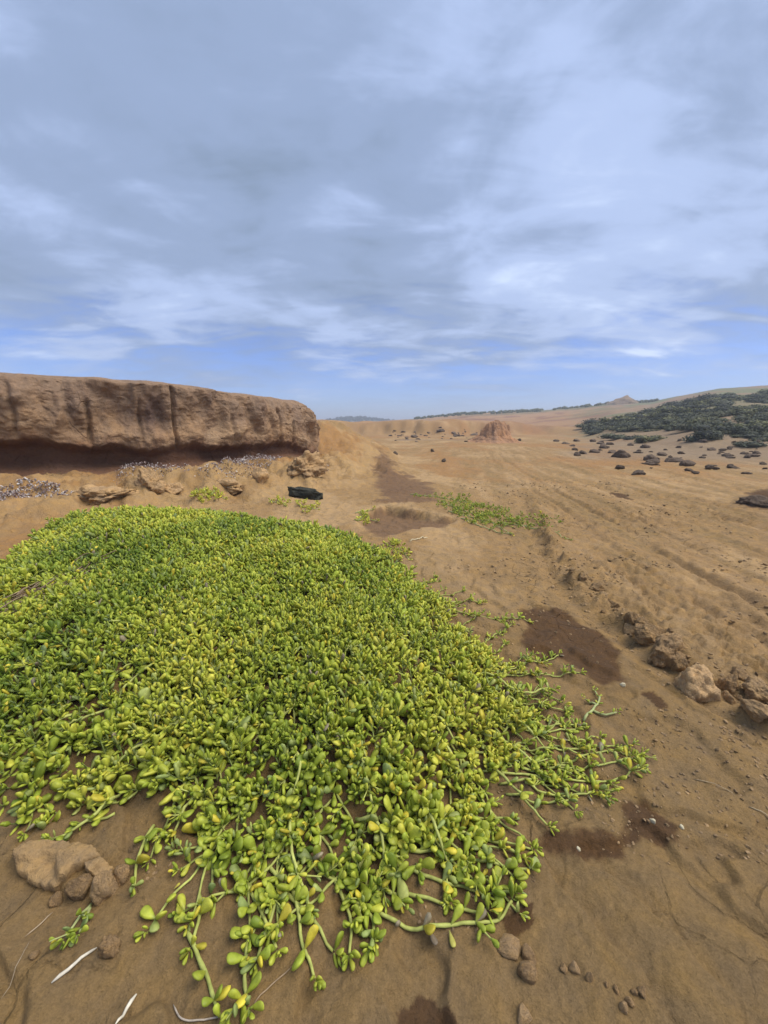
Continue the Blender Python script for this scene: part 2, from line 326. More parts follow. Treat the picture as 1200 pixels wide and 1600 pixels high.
def H(x, y, detail=True):
    x = np.asarray(x, float); y = np.asarray(y, float)
    r = np.hypot(x, y)
    near = 1-sst(25, 60, r)
    h = 0.05*pn2(x*0.22, y*0.22, 3)*sst(2, 10, r) + 0.018*fbm2(x*0.9, y*0.9, 3, 5)
    # --- far relief
    yy = np.maximum(y, 0.3*np.abs(x) + 1); a = np.clip(x/yy, -2.2, 2.2)
    R = ridge_R(a); rz = skyline_z(a, R)
    start = np.interp(a, [-1, 0, 0.35, 0.6, 0.8, 1.2], [60, 48, 48, 24, 17, 14])
    q = np.clip((yy-start)/(R-start), 0, 1)
    prof = q**(1.3-0.4*sst(0.25, 0.65, a))
    hill = rz*prof*(1-0.75*sst(R*1.0, R*2.2, yy))
    fwd = sst(-5, 12, y)
    hill = hill*fwd
    hill = hill + (0.035*np.minimum(hill, 8)+0.08*sst(20, 60, r))*fbm2(x*0.09, y*0.09, 5, 21)*fwd*(1-0.6*sst(0.85, 1.0, yy/R))
    # low eroded scarp across the valley
    sc = sst(39, 42.0, y + 3.5*fbm2(x*0.10, y*0.05, 4, 33) - 0.05*x)*sst(-30, -8, x)*(1-sst(14, 24, x))
    hill = hill + sc*(0.75+0.25*pn2(x*.2, y*.2, 35))*(1-sst(45, 90, y))*1.9
    h = h + hill
    # --- bank and its spur
    m = (x < 6) & (y < 34) & (x > -40)
    if m.any():
        xs, ys = x[m], y[m]; d = sdist(xs, ys, POLY_IN)
        hb = np.zeros_like(xs)
        led = 0.30*(1-sst(0.3, 2.1, np.maximum(d, 0) + 0.5*fbm2(xs*1.1, ys*1.1, 3, 41)))*(1-sst(8.2, 9.6, ys)*0.5)
        lump = ((0.5+0.5*np.tanh(5.0*fbm2(xs*1.6, ys*1.6, 5, 43, .55)))*0.13 + (0.5+0.5*np.tanh(5*fbm2(xs*4.1, ys*4.1, 4, 45, .6)))*.05)*sst(2.6, 1.2, d)*sst(0.1, 0.8, d)
        hb = led + lump + 0.07*np.maximum(fbm2(xs*2.3, ys*2.3, 4, 46, .6), -.2)*sst(.9, .3, d)*sst(-.6, -.1, d)
        pl = 1.42*sst(0.6, 1.4, -d)
        hb = np.maximum(hb, pl)
        sp = 1.06 - 0.45*np.maximum(seg_dist(xs, ys, [(-2.15, 10.7), (-2.1, 13), (-3.2, 22)]) - 0.35 + 0.3*fbm2(xs*0.7, ys*0.7, 4, 47), 0)
        sp = sp + (0.09*fbm2(xs*1.6, ys*1.6, 5, 48, .65) - 0.14*np.abs(pn2(xs*1.1+.5*ys, ys*2.2, 49)) - .03*np.abs(fbm2(xs*5, ys*5, 3, 50, .6)))*sst(0, .4, sp)
        hb = np.where(sp > hb, sp, hb) if True else hb
        k = 0.12; dd = np.clip(0.5+0.5*(hb-0)/k, 0, 1)
        h[m] = h[m] + np.maximum(hb, 0)
    # --- hummock under the succulent mat
    m = (x < 2.5) & (y < 6.5) & (y > 0) & (x > -6)
    if m.any():
        xs, ys = x[m], y[m]; d = sdist(xs, ys, MATP)
        hm = 0.15*sst(0.02, -0.75, d)*(1+0.35*pn2(xs*1.3, ys*1.3, 51)) + 0.03*sst(0.1, -0.25, d)
        h[m] = np.maximum(h[m], h[m]*0.6 + hm)
    # --- hollow scarp beyond the mat
    m = (np.abs(x-0.2) < 2) & (np.abs(y-4.3) < 2)
    if m.any():
        d = sdist(x[m], y[m], HOLLOW) + 0.05*fbm2(x[m]*4, y[m]*4, 3, 55)
        ym = np.array(HOLLOW)[:, 1]; rp_ = sst(ym.min()-.1, ym.max()-.1, y[m])
        h[m] = h[m] - 0.09*sst(0.05, -0.05, d)*rp_ + 0.03*np.exp(-((d-0.08)/0.12)**2)*rp_
    # --- vehicle track on the right: ridge, ruts, churned crust
    m = (x > 0.5) & (x < 9) & (y > -3) & (y < 32)
    if m.any():
        xs, ys = x[m], y[m]; fade = 1-sst(14, 30, ys)
        rp = np.array(RIDGE); rx = np.interp(ys, rp[:, 1], rp[:, 0]) + 0.03*pn2(ys*2.1, ys*0+3.1, 61)
        dx = xs - rx; rf = (1-sst(3.5, 7, ys))
        hh = 0.060*np.exp(-(np.maximum(np.abs(dx)-.02, 0)/0.055)**2)*np.clip(0.35+1.3*fbm2(xs*5, ys*5, 4, 62, .6), 0, 1.3)*rf
        hh += -0.02*np.exp(-((dx+0.12)/0.07)**2)*rf
        side = sst(-0.05, 0.3, dx)
        wob = 0.05*pn2(ys*0.9, ys*0+1.7, 63) + .02*fbm2(xs*3, ys*3, 3, 68)
        for x0, w, dep in ((1.62, .035, .022), (1.95, .04, .035), (2.28, .03, .022), (2.75, .03, .018), (3.3, .045, .03), (3.75, .035, .022), (5.0, .05, .025)):
            e = (xs - road_x(x0, ys) - wob)/w
            hh += (-dep*np.exp(-e*e) + dep*0.4*np.exp(-(e-1.6)**2) + dep*.2*np.exp(-(e+1.7)**2))*fade*(0.5+0.5*np.clip(1.2*pn2(xs*1.1, ys*0.8, 64)+.7, 0, 1.3))
        # churned flakes, drawn out along the track
        c = fbm2(xs*5.5, ys*2.6, 4, 65, 0.6)
        hh += (0.005*np.tanh(3.0*c) + 0.009*(0.5-np.abs(fbm2(xs*9+0.8*c, ys*5, 3, 67, .6))))*side*fade
        fl = fbm2(xs*14, ys*8, 4, 69, .65); hh += (0.012*np.tanh(4*fl) - 0.010*np.abs(fbm2(xs*24, ys*15, 3, 70, .6)))*side*fade*np.clip(.5+1.2*fbm2(xs*.9, ys*.5, 3, 66), 0.1, 1.2)
        h[m] = h[m] + hh
    if detail:
        n0 = (1-sst(6, 20, r))
        t = fbm2(x*0.8+0.3*y, y*0.8, 5, 71, 0.55)*3.0
        st = np.floor(t) + sst(0.82, 1.0, t-np.floor(t)); h = h + 0.020*(st-t*0.8)*n0          # thin crust steps
        h = h + 0.006*fbm2(x*6, y*6, 4, 73, 0.6)*n0 + 0.0035*(0.4-np.abs(fbm2(x*17, y*17, 3, 77, .6)))*n0
        cr = np.abs(pn2(x*1.7+0.4*pn2(x*5, y*5, 75), y*1.7, 74)); h = h - 0.006*np.exp(-(cr/0.010)**2)*sst(0.1, 0.5, pn2(x*0.8, y*0.8, 76))*n0
    return h
def Hs(x, y): return float(H(np.array([x], float), np.array([y], float))[0])
def on_ground(u, v, tmax=70):
    d = ray(u, v); t = np.geomspace(0.4, tmax, 260); x, y, z = d[0]*t, d[1]*t, CAMH + d[2]*t
    b = z - H(x, y, False); i = int(np.argmax(b < 0)) if (b < 0).any() else len(t)-1
    i = max(i, 1); f = b[i-1]/(b[i-1]-b[i]+1e-9); tt = t[i-1] + (t[i]-t[i-1])*f
    return np.array([d[0]*tt, d[1]*tt, Hs(d[0]*tt, d[1]*tt)]), tt        # point, camera depth

def on_ground_many(us, vs, tmax=140, nt_=170):
    us = np.asarray(us, float); vs = np.asarray(vs, float); dx = (us-600)/FPX; dy = (800-vs)/FPX; d = np.stack([dx, CP+dy*SP, -SP+dy*CP], 1)
    t = np.geomspace(0.4, tmax, nt_); X = d[:, None, :]*t[None, :, None]; b = (CAMH + X[..., 2]) - H(X[..., 0].ravel(), X[..., 1].ravel(), False).reshape(X.shape[:2])
    hit = (b < 0).any(1); i = np.where(hit, np.argmax(b < 0, 1), nt_-1); i = np.maximum(i, 1); k = np.arange(len(us)); f = b[k, i-1]/(b[k, i-1]-b[k, i]+1e-9); tt = t[i-1] + (t[i]-t[i-1])*np.clip(f, 0, 1)
    P = d*tt[:, None]; P[:, 2] = H(P[:, 0], P[:, 1]); return P, np.where(hit, tt, 1e6)

# ------------------------------------------------------------------ ground sheet
def build_ground():
    fr = np.radians(np.linspace(-60, 60, 520)); bk = np.radians(np.linspace(62, 298, 70))[1:-1]
    th = np.concatenate([fr, bk])
    rr = [0.02, 0.12, 0.25]; d = 0.36
    while d < 1200:
        rr.append(d); k = 0.0075 if d < 1.2 else (0.0085 if d < 8 else (0.013 if d < 45 else (0.02 if d < 200 else 0.10)))
        d *= 1+k
    rr = np.array(rr); n = len(th); R, T = np.meshgrid(rr, th, indexing='ij')
    X = R*np.sin(T); Y = R*np.cos(T); sh = X.shape
    x, y = X.ravel(), Y.ravel(); z = H(x, y)
    V = np.stack([x, y, z], 1)
    i = np.arange(len(rr)-1)[:, None]*n + np.arange(n)[None, :]; j = np.arange(len(rr)-1)[:, None]*n + (np.arange(n)[None, :]+1) % n
    F = np.stack([i, i+n, j+n, j], -1).reshape(-1, 4)
    # ground colours: soil tones plus some painted shade
    r = np.hypot(x, y)
    tan = np.array([0.285, 0.178, 0.078]); pale = np.array([0.385, 0.252, 0.122]); brown = np.array([0.210, 0.136, 0.059]); orange = np.array([0.295, 0.158, 0.060])
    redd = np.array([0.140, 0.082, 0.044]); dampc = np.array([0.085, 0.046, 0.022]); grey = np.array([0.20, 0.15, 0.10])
    def mixc(c, t, k): return c*(1-k[:, None]) + t*k[:, None]
    c = np.tile(tan, (len(x), 1))
    f1 = fbm2(x*0.5, y*0.35, 5, 81, 0.55); f2 = fbm2(x*1.7, y*1.1, 5, 83, 0.6); f3 = fbm2(x*0.3+5, y*0.13, 5, 85, 0.6)
    c = mixc(c, pale, sst(0.05, 0.6, f1+0.5*f2)*0.8)
    str_ = fbm2((x-road_x(0, y))*3.2, y*0.33, 5, 86, .6)*sst(0.9, 1.6, x)*sst(30, 14, y)
    c = mixc(c, brown*1.15, sst(.05, .5, str_)*.8); c = mixc(c, pale, sst(-.1, -.6, str_)*.6)
    c = mixc(c, orange, sst(0.05, 0.6, f3-0.2*f1)*sst(2.0, 5, r)*0.8)
    near_brown = sst(3.3, 1.2, r + 0.5*f1 + 0.25*f2) ; c = mixc(c, brown, near_brown*0.9)  # browner towards the near foreground
    c = mixc(c, brown*0.95, sst(0.2, 0.7, f2)*0.45)
    # churned track is darker
    side = sst(0.0, 0.5, x-np.interp(y, np.array(RIDGE)[:, 1], np.array(RIDGE)[:, 0]))*sst(7, 3.5, y)
    c = mixc(c, np.array([0.25, 0.155, 0.07]), side*sst(-0.2, 0.4, fbm2(x*2.4, y*1.2, 4, 87, 0.6))*0.6)
    d = sdist(x, y, POLY_IN); m = (y < 34)
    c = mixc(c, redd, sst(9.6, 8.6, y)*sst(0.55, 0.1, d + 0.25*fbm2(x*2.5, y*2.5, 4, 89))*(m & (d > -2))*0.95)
    led = sst(2.4, 1.6, d)*sst(0.5, 0.8, d)*m; c = mixc(c, np.array([0.38, 0.245, 0.11]), led*0.6*sst(-.3, .3, f2+.2))
    for q in REDW:
        dd = sdist(x, y, q); s = 0.25 if q is not HOLLOW else 0.1
        c = mixc(c, redd*1.15, sst(s*0.5, -s*0.35, dd + s*0.8*fbm2(x*3, y*3, 4, 91))*0.9)  # dark red patches; the one on the spur flank paints its slope shading
    for q in DAMPW:
        b = np.array(q); cx, cy = b.mean(0); sz = np.ptp(b, axis=0).max()
        mm = np.hypot(x-cx, y-cy) < sz*1.5+0.2
        dd = sdist(x[mm], y[mm], q) + 0.055*sz*fbm2(x[mm]*3.5/sz, y[mm]*3.5/sz, 5, 93, 0.65) - .02*sz
        c[mm] = mixc(c[mm], dampc, sst(0.02*sz, -0.035*sz, dd)*0.92)
    # far slopes: orange scarps, greyed scrub soil on the right, greener tops
    far = sst(30, 60, y); a = x/np.maximum(y, 1)
    c = mixc(c, np.array([0.33, 0.19, 0.10]), far*0.75)
    c = mixc(c, np.array([0.20, 0.10, 0.06]), far*sst(0.0, 0.5, fbm2(x*0.10, y*0.09, 6, 95, .62))*0.8)
    scr = sst(0.42, 0.62, a + 0.08*f1)*sst(11, 18, r + 2*f1); c = mixc(c, grey, scr*0.7)
    gr = scr*sst(-0.1, 0.3, fbm2(x*0.10, y*0.07, 4, 97) + .3*sst(.7, 1, a))*sst(24, 45, y); c = mixc(c, np.array([0.135, 0.15, 0.07]), gr*0.8)
    top = sst(0.80, 0.97, y/ridge_R(a))*sst(-.1, .3, a+0.3*fbm2(x*.06, y*.06, 3, 99)); c = mixc(c, np.array([0.10, 0.12, 0.06]), top*0.75)
    # low dark lava field in the mid distance left of the mound
    lf = sst(1.6, 0.4, np.abs(y-27.5+0.8*f1))*sst(0.0, 1.5, x)*sst(6.5, 5, x); c = mixc(c, np.array([0.16, 0.12, 0.09]), lf*0.8)
    under = sst(0.03, -0.08, sdist(x, y, MATP)+0.03*f2)*(r < 8); c = mixc(c, brown*0.6, under*0.5)  # ground below the mat painted darker for the shade under its leaves
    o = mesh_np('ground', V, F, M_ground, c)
    tag(o, 'bare tan and brown eroded earth with vehicle ruts', kind='structure')
    return o
ground = build_ground()

# ------------------------------------------------------------------ eroded bank
def build_cliff():
    ns, nt_ = 540, 190
    P = smooth_path(PATH, 4000); seg = np.concatenate([[0], np.cumsum(np.linalg.norm(np.diff(P, axis=0), axis=1))])
    # denser samples where the camera sees the face
    w = np.interp(P[:, 0]+0*P[:, 1], [-15, -7.5, -6, -1.4], [0.1, 0.25, 1, 1]); w = np.where(P[:, 1] > 10.0, 0.15, w)
    cw = np.concatenate([[0], np.cumsum(0.5*(w[1:]+w[:-1])*np.diff(seg))]); si = np.interp(np.linspace(0, cw[-1], ns), cw, seg)
    px = np.interp(si, seg, P[:, 0]); py = np.interp(si, seg, P[:, 1])
    # smoothed outward normals (to the right of travel)
    tx = np.gradient(px, si); ty = np.gradient(py, si); k = np.ones(25)/25
    tx = np.convolve(np.pad(tx, 12, 'edge'), k, 'valid'); ty = np.convolve(np.pad(ty, 12, 'edge'), k, 'valid'); l = np.hypot(tx, ty); nx, ny = ty/l, -tx/l
    zt = np.interp(py, [1, 3, 4.85, 6.0, 6.6, 7.2, 8.0, 9.0, 9.6, 10.5, 12, 14], [1.75, 1.74, 1.70, 1.69, 1.66, 1.60, 1.585, 1.57, 1.5, 1.35, 1.2, 1.2]) + 0.02*pn2(si*1.2, si*0, 5)
    zl = np.interp(py, [1, 4.85, 5.4, 6.0, 6.6, 7.2, 8.2, 8.8, 9.4], [0.8, .80, .70, .58, .66, .60, .60, .42, .30]) + 0.06*fbm2(si*1.9, si*0+.3, 4, 6, .6)
    ndp = np.interp(py, [1, 4.85, 6.2, 7.5, 8.3, 8.8, 9.2], [.45, .44, .30, .36, .24, .08, .0])*(1+0.5*pn2(si*1.3, si*0+.7, 9))
    ctrl_t = np.array([0, .06, .16, .25, .30, .40, .58, .72, .80, .87, .94, 1.0])
    t = np.concatenate([np.linspace(0, .8, 150), np.linspace(.8, 1, 41)[1:]])[:nt_]
    one = np.ones_like(zt)
    rnd = sst(7.6, 9.0, py)
    O = np.stack([.45*one, .10*one, -ndp*.8, -ndp*.62-.04, -.02*one, .04*one, .0*one, -.05-.06*rnd, -.10-.18*rnd, -.36-.2*rnd, -1.0*one, -1.7*one], 1)
    Z = np.stack([.08*one, .27*one, .30+.3*(zl-.3), zl-.06, zl+.05, zl+.2, zl+(zt-zl)*.55, zl+(zt-zl)*.80-.03*rnd, zt-.06-.09*rnd, zt-.02*rnd, zt+.0, zt-.35], 1)
    Z = np.maximum.accumulate(Z[:, :10], axis=1).tolist(); Z = np.hstack([np.array(Z), np.stack([zt, zt-.35], 1)])
    OO = np.array([np.interp(t, ctrl_t, O[i]) for i in range(ns)]); ZZ = np.array([np.interp(t, ctrl_t, Z[i]) for i in range(ns)])
    ker = np.array([1, 4, 7, 9, 7, 4, 1.])/33
    for _ in range(2):
        OO = np.apply_along_axis(lambda q: np.convolve(np.pad(q, 3, 'edge'), ker, 'valid'), 1, OO); ZZ = np.apply_along_axis(lambda q: np.convolve(np.pad(q, 3, 'edge'), ker, 'valid'), 1, ZZ)
    S = np.repeat(si[:, None], len(t), 1); Tt = np.repeat(t[None, :], ns, 0)
    face = sst(.24, .34, Tt)*(1-sst(.78, .95, Tt)*0.7)
    X0 = px[:, None] + nx[:, None]*OO; Y0 = py[:, None] + ny[:, None]*OO
    big = fbm3(X0*1.0, Y0*1.0, ZZ*0.8, 3, 101)*0.17
    flute = -np.abs(pn2(S*2.6+0.6*pn2(S*3, ZZ*2, 103), ZZ*0.55, 104))*0.15 - np.abs(pn2(S*6+0.5*pn2(S*5, ZZ*3, 106), ZZ*1.2, 105))*0.03
    lump = fbm3(X0*3.5, Y0*3.5, ZZ*3.2, 4, 107, 0.55)*0.028
    plate = np.round(fbm3(X0*2.0, Y0*2.0, ZZ*1.5, 3, 111)*3.2)/3.2*0.05       # spalled plates with steps
    plate = plate + np.round(fbm3(X0*4.5, Y0*4.5, ZZ*3.2, 3, 113)*3)/3*.012
    fine = fbm3(X0*13, Y0*13, ZZ*13, 3, 115, 0.6)*0.010
    crack = np.zeros_like(S)
    for sy, zlo, zhi, dep, wd in ((6.28, .55, 1.66, .16, .022), (5.55, .75, 1.35, .10, .03), (5.95, .75, 1.4, .07, .024), (7.05, .7, 1.2, .05, .03), (8.0, .65, 1.35, .09, .03), (8.35, .6, 1.1, .1, .025), (5.15, .9, 1.55, .07, .028), (4.95, .8, 1.3, .05, .03)):
        s0 = np.interp(sy, py[:int(ns*.8)], si[:int(ns*.8)])
        e = (S - s0 - 0.03*pn2(ZZ*3.1, ZZ*0+sy, 117) - 0.03*(ZZ-1))/wd
        crack += -dep*np.exp(-e*e)*sst(zlo-.1, zlo+.05, ZZ)*(1-sst(zhi-.12, zhi+.05, ZZ))
    # a dark slumped pocket right of the cracks
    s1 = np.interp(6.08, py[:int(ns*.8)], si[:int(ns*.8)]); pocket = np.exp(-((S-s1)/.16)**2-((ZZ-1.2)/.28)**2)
    D = (big + flute + lump + plate)*face*(0.45+0.55*sst(.3, .45, Tt)) + fine*(0.4+0.6*face) + crack*face - pocket*.10*face + 0.03*fbm3(X0*2, Y0*2, ZZ*2, 3, 119)*(1-face)
    X = X0 + nx[:, None]*D; Y = Y0 + ny[:, None]*D; ZZ2 = ZZ + 0.03*fbm3(X0*2.2, Y0*2.2, ZZ*2.2, 3, 121)*sst(.2, .5, Tt)*(1-0.5*sst(.75, .9, Tt))
    V = np.stack([X, Y, ZZ2], -1).reshape(-1, 3)
    # soil layers; the undercut's red earth also has its shade painted in
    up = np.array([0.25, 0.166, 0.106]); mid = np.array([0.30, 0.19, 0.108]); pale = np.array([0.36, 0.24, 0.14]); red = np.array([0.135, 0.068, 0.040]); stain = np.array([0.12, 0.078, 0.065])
    def mixc(c, tcol, kk): return c*(1-kk[..., None]) + tcol*kk[..., None]
    C = np.tile(mid, S.shape + (1,))
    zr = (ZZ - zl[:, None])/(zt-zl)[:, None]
    nn = fbm3(X0*1.6, Y0*1.6, ZZ*1.8, 4, 123, 0.55); n2 = fbm3(X0*4, Y0*4, ZZ*2, 4, 125, 0.6)
    C = mixc(C, up, sst(.25, .75, zr+0.25*nn)*0.9)
    C = mixc(C, pale, sst(.15, .6, fbm3(X0*2.0, Y0*2.0, ZZ*1.5, 3, 111) + .1*n2)*sst(.75, .2, zr)*0.8)
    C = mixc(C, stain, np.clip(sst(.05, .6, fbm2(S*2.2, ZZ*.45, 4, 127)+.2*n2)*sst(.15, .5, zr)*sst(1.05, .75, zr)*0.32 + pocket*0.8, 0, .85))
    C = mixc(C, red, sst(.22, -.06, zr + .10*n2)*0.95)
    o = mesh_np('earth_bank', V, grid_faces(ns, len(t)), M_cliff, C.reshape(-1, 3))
    tag(o, 'undercut brown earth bank with vertical cracks and dark hollow foot', kind='structure')
    return o
cliff = build_cliff()

# ------------------------------------------------------------------ rocks
import bmesh
_ico = {}
def ico(sub):
    if sub not in _ico:
        bm = bmesh.new(); bmesh.ops.create_icosphere(bm, subdivisions=sub, radius=1.0)
        V = np.array([v.co[:] for v in bm.verts]); F = np.array([[v.index for v in f.verts] for f in bm.faces]); bm.free(); _ico[sub] = (V, F)
    return _ico[sub]
def rock_geo(seed, sub=3, planes=13, rough=0.06, squash=(1, 1, 0.7)):
    V, F = ico(sub); r = np.random.RandomState(seed); n = r.normal(size=(planes, 3)); n /= np.linalg.norm(n, axis=1)[:, None]; d = r.uniform(0.62, 1.0, planes)
    dots = V @ n.T; q = np.where(dots > 0.05, d/np.maximum(dots, 0.05), 9.0); k = 34.0
    rad = -np.log(np.exp(-k*np.minimum(q, 1.25)).sum(1))/k; rad = np.clip(rad, .35, 1.2)
    P = V*rad[:, None]; s = seed*1.37
    P = P*(1 + rough*2.2*fbm3(P[:, 0]*1.6+s, P[:, 1]*1.6, P[:, 2]*1.6, 4, 131, 0.6)[:, None] - rough*1.6*np.abs(fbm3(P[:, 0]*3.2+s, P[:, 1]*3.2, P[:, 2]*5.0, 3, 135, 0.55))[:, None])
    return P*np.array(squash), F
_rk = {}
def rock(name, label, cat, u, v, wpx, hpx, mat, seed, group=None, sub=3, squash=(1, .8, .7), sink=0.25, rot=None, kind='p', pos=None, planes=13, rough=0.06):
    """a stone whose foot is seen at pixel (u,v); wpx wide, hpx high"""
    if pos is None: p, t = on_ground(u, v)
    else: p, t = pos
    w = wpx*t/FPX; h = hpx*t/FPX
    key = (seed % 7, sub, mat.name, planes)
    if key not in _rk:
        P, F = rock_geo(seed % 7 + 9, sub, planes, rough); P = P - (P.max(0)+P.min(0))/2; P = P/np.ptp(P, axis=0)
        o = mesh_np(name, P, F, mat); _rk[key] = o.data
    else:
        o = bpy.data.objects.new(name, _rk[key]); col.objects.link(o)
    o.name = name
    o.scale = (w, w*squash[1], h/(1-sink)); o.rotation_euler = (random.uniform(-.12, .12), random.uniform(-.12, .12), random.uniform(0, 6.28) if rot is None else rot)
    o.location = (p[0], p[1]+w*0.25, p[2] + h/(1-sink)*(0.5-sink))
    tag(o, label, cat, group); return o

def radial_slab(name, outline_px, thick, mat, label, cat, group=None, seed=0, base=-0.02, zoff=0.0):
    pts = np.array([on_ground(u, v)[0] for u, v in outline_px]); c = pts.mean(0); na, nr = 120, 16
    cl = np.vstack([pts, pts[:1]]); L = np.concatenate([[0], np.cumsum(np.linalg.norm(np.diff(cl[:, :2], axis=0), axis=1))]); ss = np.linspace(0, L[-1], na+1)[:-1]
    ex = np.interp(ss, L, cl[:, 0]); ey = np.interp(ss, L, cl[:, 1]); size = L[-1]/4
    k = 0.035*size*fbm2(ss/size*6, ss*0+seed, 4, 141, .6); dirx, diry = ex-c[0], ey-c[1]; l = np.hypot(dirx, diry); ex = ex+dirx/l*k; ey = ey+diry/l*k
    V = [[c[0], c[1], Hs(c[0], c[1])+thick+zoff]]
    rho = np.concatenate([np.linspace(0.12, .93, 11), [0.975, 1.0, 0.985, 0.93, 0.9]]); hh = np.concatenate([np.ones(11), [.93, .72, .35, 0.0, -.3]])
    for q, hz in zip(rho, hh):
        x = c[0]+(ex-c[0])*q; y = c[1]+(ey-c[1])*q; g = H(x, y)
        rad = 1 if q < .95 and hz == 1 else 0
        z = g + zoff + thick*(hz if hz >= 0 else 0)*(1-0.25*q*q if hz > .5 else .75) + (0.004*fbm2(x*30, y*30, 3, 143)+0.25*thick*fbm2(x*8, y*8, 3, 144) if hz > .5 else 0) + (base if hz < 0 else 0)
        V += np.stack([x, y, z], 1).tolist()
    V = np.array(V); Q = []
    n = len(rho)
    for i in range(n-1):
        for j in range(na): Q.append((1+i*na+j, 1+i*na+(j+1) % na, 1+(i+1)*na+(j+1) % na, 1+(i+1)*na+j))
    T = [(0, 1+(j+1) % na, 1+j) for j in range(na)]
    Q = np.array(Q)[:, ::-1]; T = np.array(T)[:, ::-1]
    o = mesh_np(name, V, [Q, T], mat); tag(o, label, cat, group); return o

# ------------------------------------------------------------------ succulents
class Leaves:
    def __init__(s): s.P = []; s.D = []; s.N = []; s.L = []; s.W = []; s.T = []; s.C = []; s.K = []
    def add(s, P, D, N, L, W, T, C, K):
        s.P.append(P); s.D.append(D); s.N.append(N); s.L.append(L); s.W.append(W); s.T.append(T); s.C.append(C); s.K.append(K)
    def cat(s):
        for k in 'PDNLWTCK': setattr(s, k, np.concatenate(getattr(s, k)))
        return s
def leaf_verts(P, D, N, L, W, T, K, rings, prof, thk, segs):
    D = D/np.linalg.norm(D, axis=1)[:, None]; S = np.cross(D, N); S /= np.linalg.norm(S, axis=1)[:, None]+1e-9; U = np.cross(S, D)
    th = np.arange(segs)*2*np.pi/segs; out = []
    for t, pw, pt in zip(rings, prof, thk):
        for a in th:
            s = np.cos(a)*pw*W/2; w = np.sin(a)*pt*T/2
            out.append(P + D*(t*L)[:, None] + S*s[:, None] + U*(w + K*L*t*t)[:, None])
    out.append(P + D*L[:, None] + U*(K*L)[:, None])
    return np.stack(out, 1)
def leaf_faces(nr, segs):
    Q = [(i*segs+k, i*segs+(k+1) % segs, (i+1)*segs+(k+1) % segs, (i+1)*segs+k) for i in range(nr-1) for k in range(segs)]
    T = [((nr-1)*segs+k, (nr-1)*segs+(k+1) % segs, nr*segs) for k in range(segs)]
    return np.array(Q), np.array(T)
LODS = {0: ([0, .12, .32, .58, .80, .94], [.20, .27, .60, .97, 1.0, .72], [.35, .6, .95, 1, .85, .5], 8),
        1: ([0, .3, .62, .88], [.2, .62, 1, .80], [.4, .95, 1, .75], 5),
        2: ([0.03, .45, .85], [.25, .85, .8], [.5, 1, .7], 4)}
def leaves_mesh(name, lv, idx, lod, parent, single=False):
    r, p, t, sg = LODS[lod]
    V = leaf_verts(lv.P[idx], lv.D[idx], lv.N[idx], lv.L[idx], lv.W[idx], lv.T[idx], lv.K[idx], r, p, t, sg); n, k = V.shape[:2]
    Q, T = leaf_faces(len(r), sg); off = (np.arange(n)*k)[:, None, None]
    tt = np.concatenate([np.repeat(r, sg), [1.0]])
    C = lv.C[idx][:, None, :]*(1.0 + 0.0*tt[None, :, None])
    basec = np.array([0.30, 0.33, 0.12]); kk = (np.clip(1-tt/0.28, 0, 1)*0.6)[None, :, None]; C = C*(1-kk) + basec*kk     # paler leaf base
    return V.reshape(-1, 3), [(Q[None]+off).reshape(-1, 4), (T[None]+off).reshape(-1, 3)], C.reshape(-1, 3)
def merge(parts):
    Vs = []; Qs = []; Ts = []; Cs = []; o = 0
    for V, (Q, T), C in parts:
        Vs.append(V); Qs.append(Q+o); Ts.append(T+o); Cs.append(C); o += len(V)
    return np.vstack(Vs), [np.vstack(Qs), np.vstack(Ts)], np.vstack(Cs)
GREENS = np.array([[0.135, 0.205, 0.024], [0.245, 0.320, 0.034], [0.355, 0.420, 0.046], [0.49, 0.525, 0.062], [0.64, 0.61, 0.085]])
def leaf_colors(n, tone, extra_yellow=0.0):
    """tone 0..1 dark to yellow-green"""
    q = np.clip(tone + rng.normal(0, .16, n), 0, 1)*(len(GREENS)-1); i = np.minimum(q.astype(int), len(GREENS)-2); f = (q-i)[:, None]
    C = GREENS[i]*(1-f) + GREENS[i+1]*f
    z = rng.random(n)
    m = z < 0.035 + extra_yellow; C[m] = np.array([0.66, 0.56, 0.06])*rng.uniform(.75, 1.1, (m.sum(), 1))
    m = (z > 0.90); C[m] = C[m]*.5 + np.array([0.27, 0.33, 0.17])*.5                    # bloomy grey-green
    m = (z > 0.9935); C[m] = np.array([0.36, 0.30, 0.19])*rng.uniform(.7, 1.1, (m.sum(), 1))   # withered
    return C*rng.uniform(.85, 1.15, (n, 1))
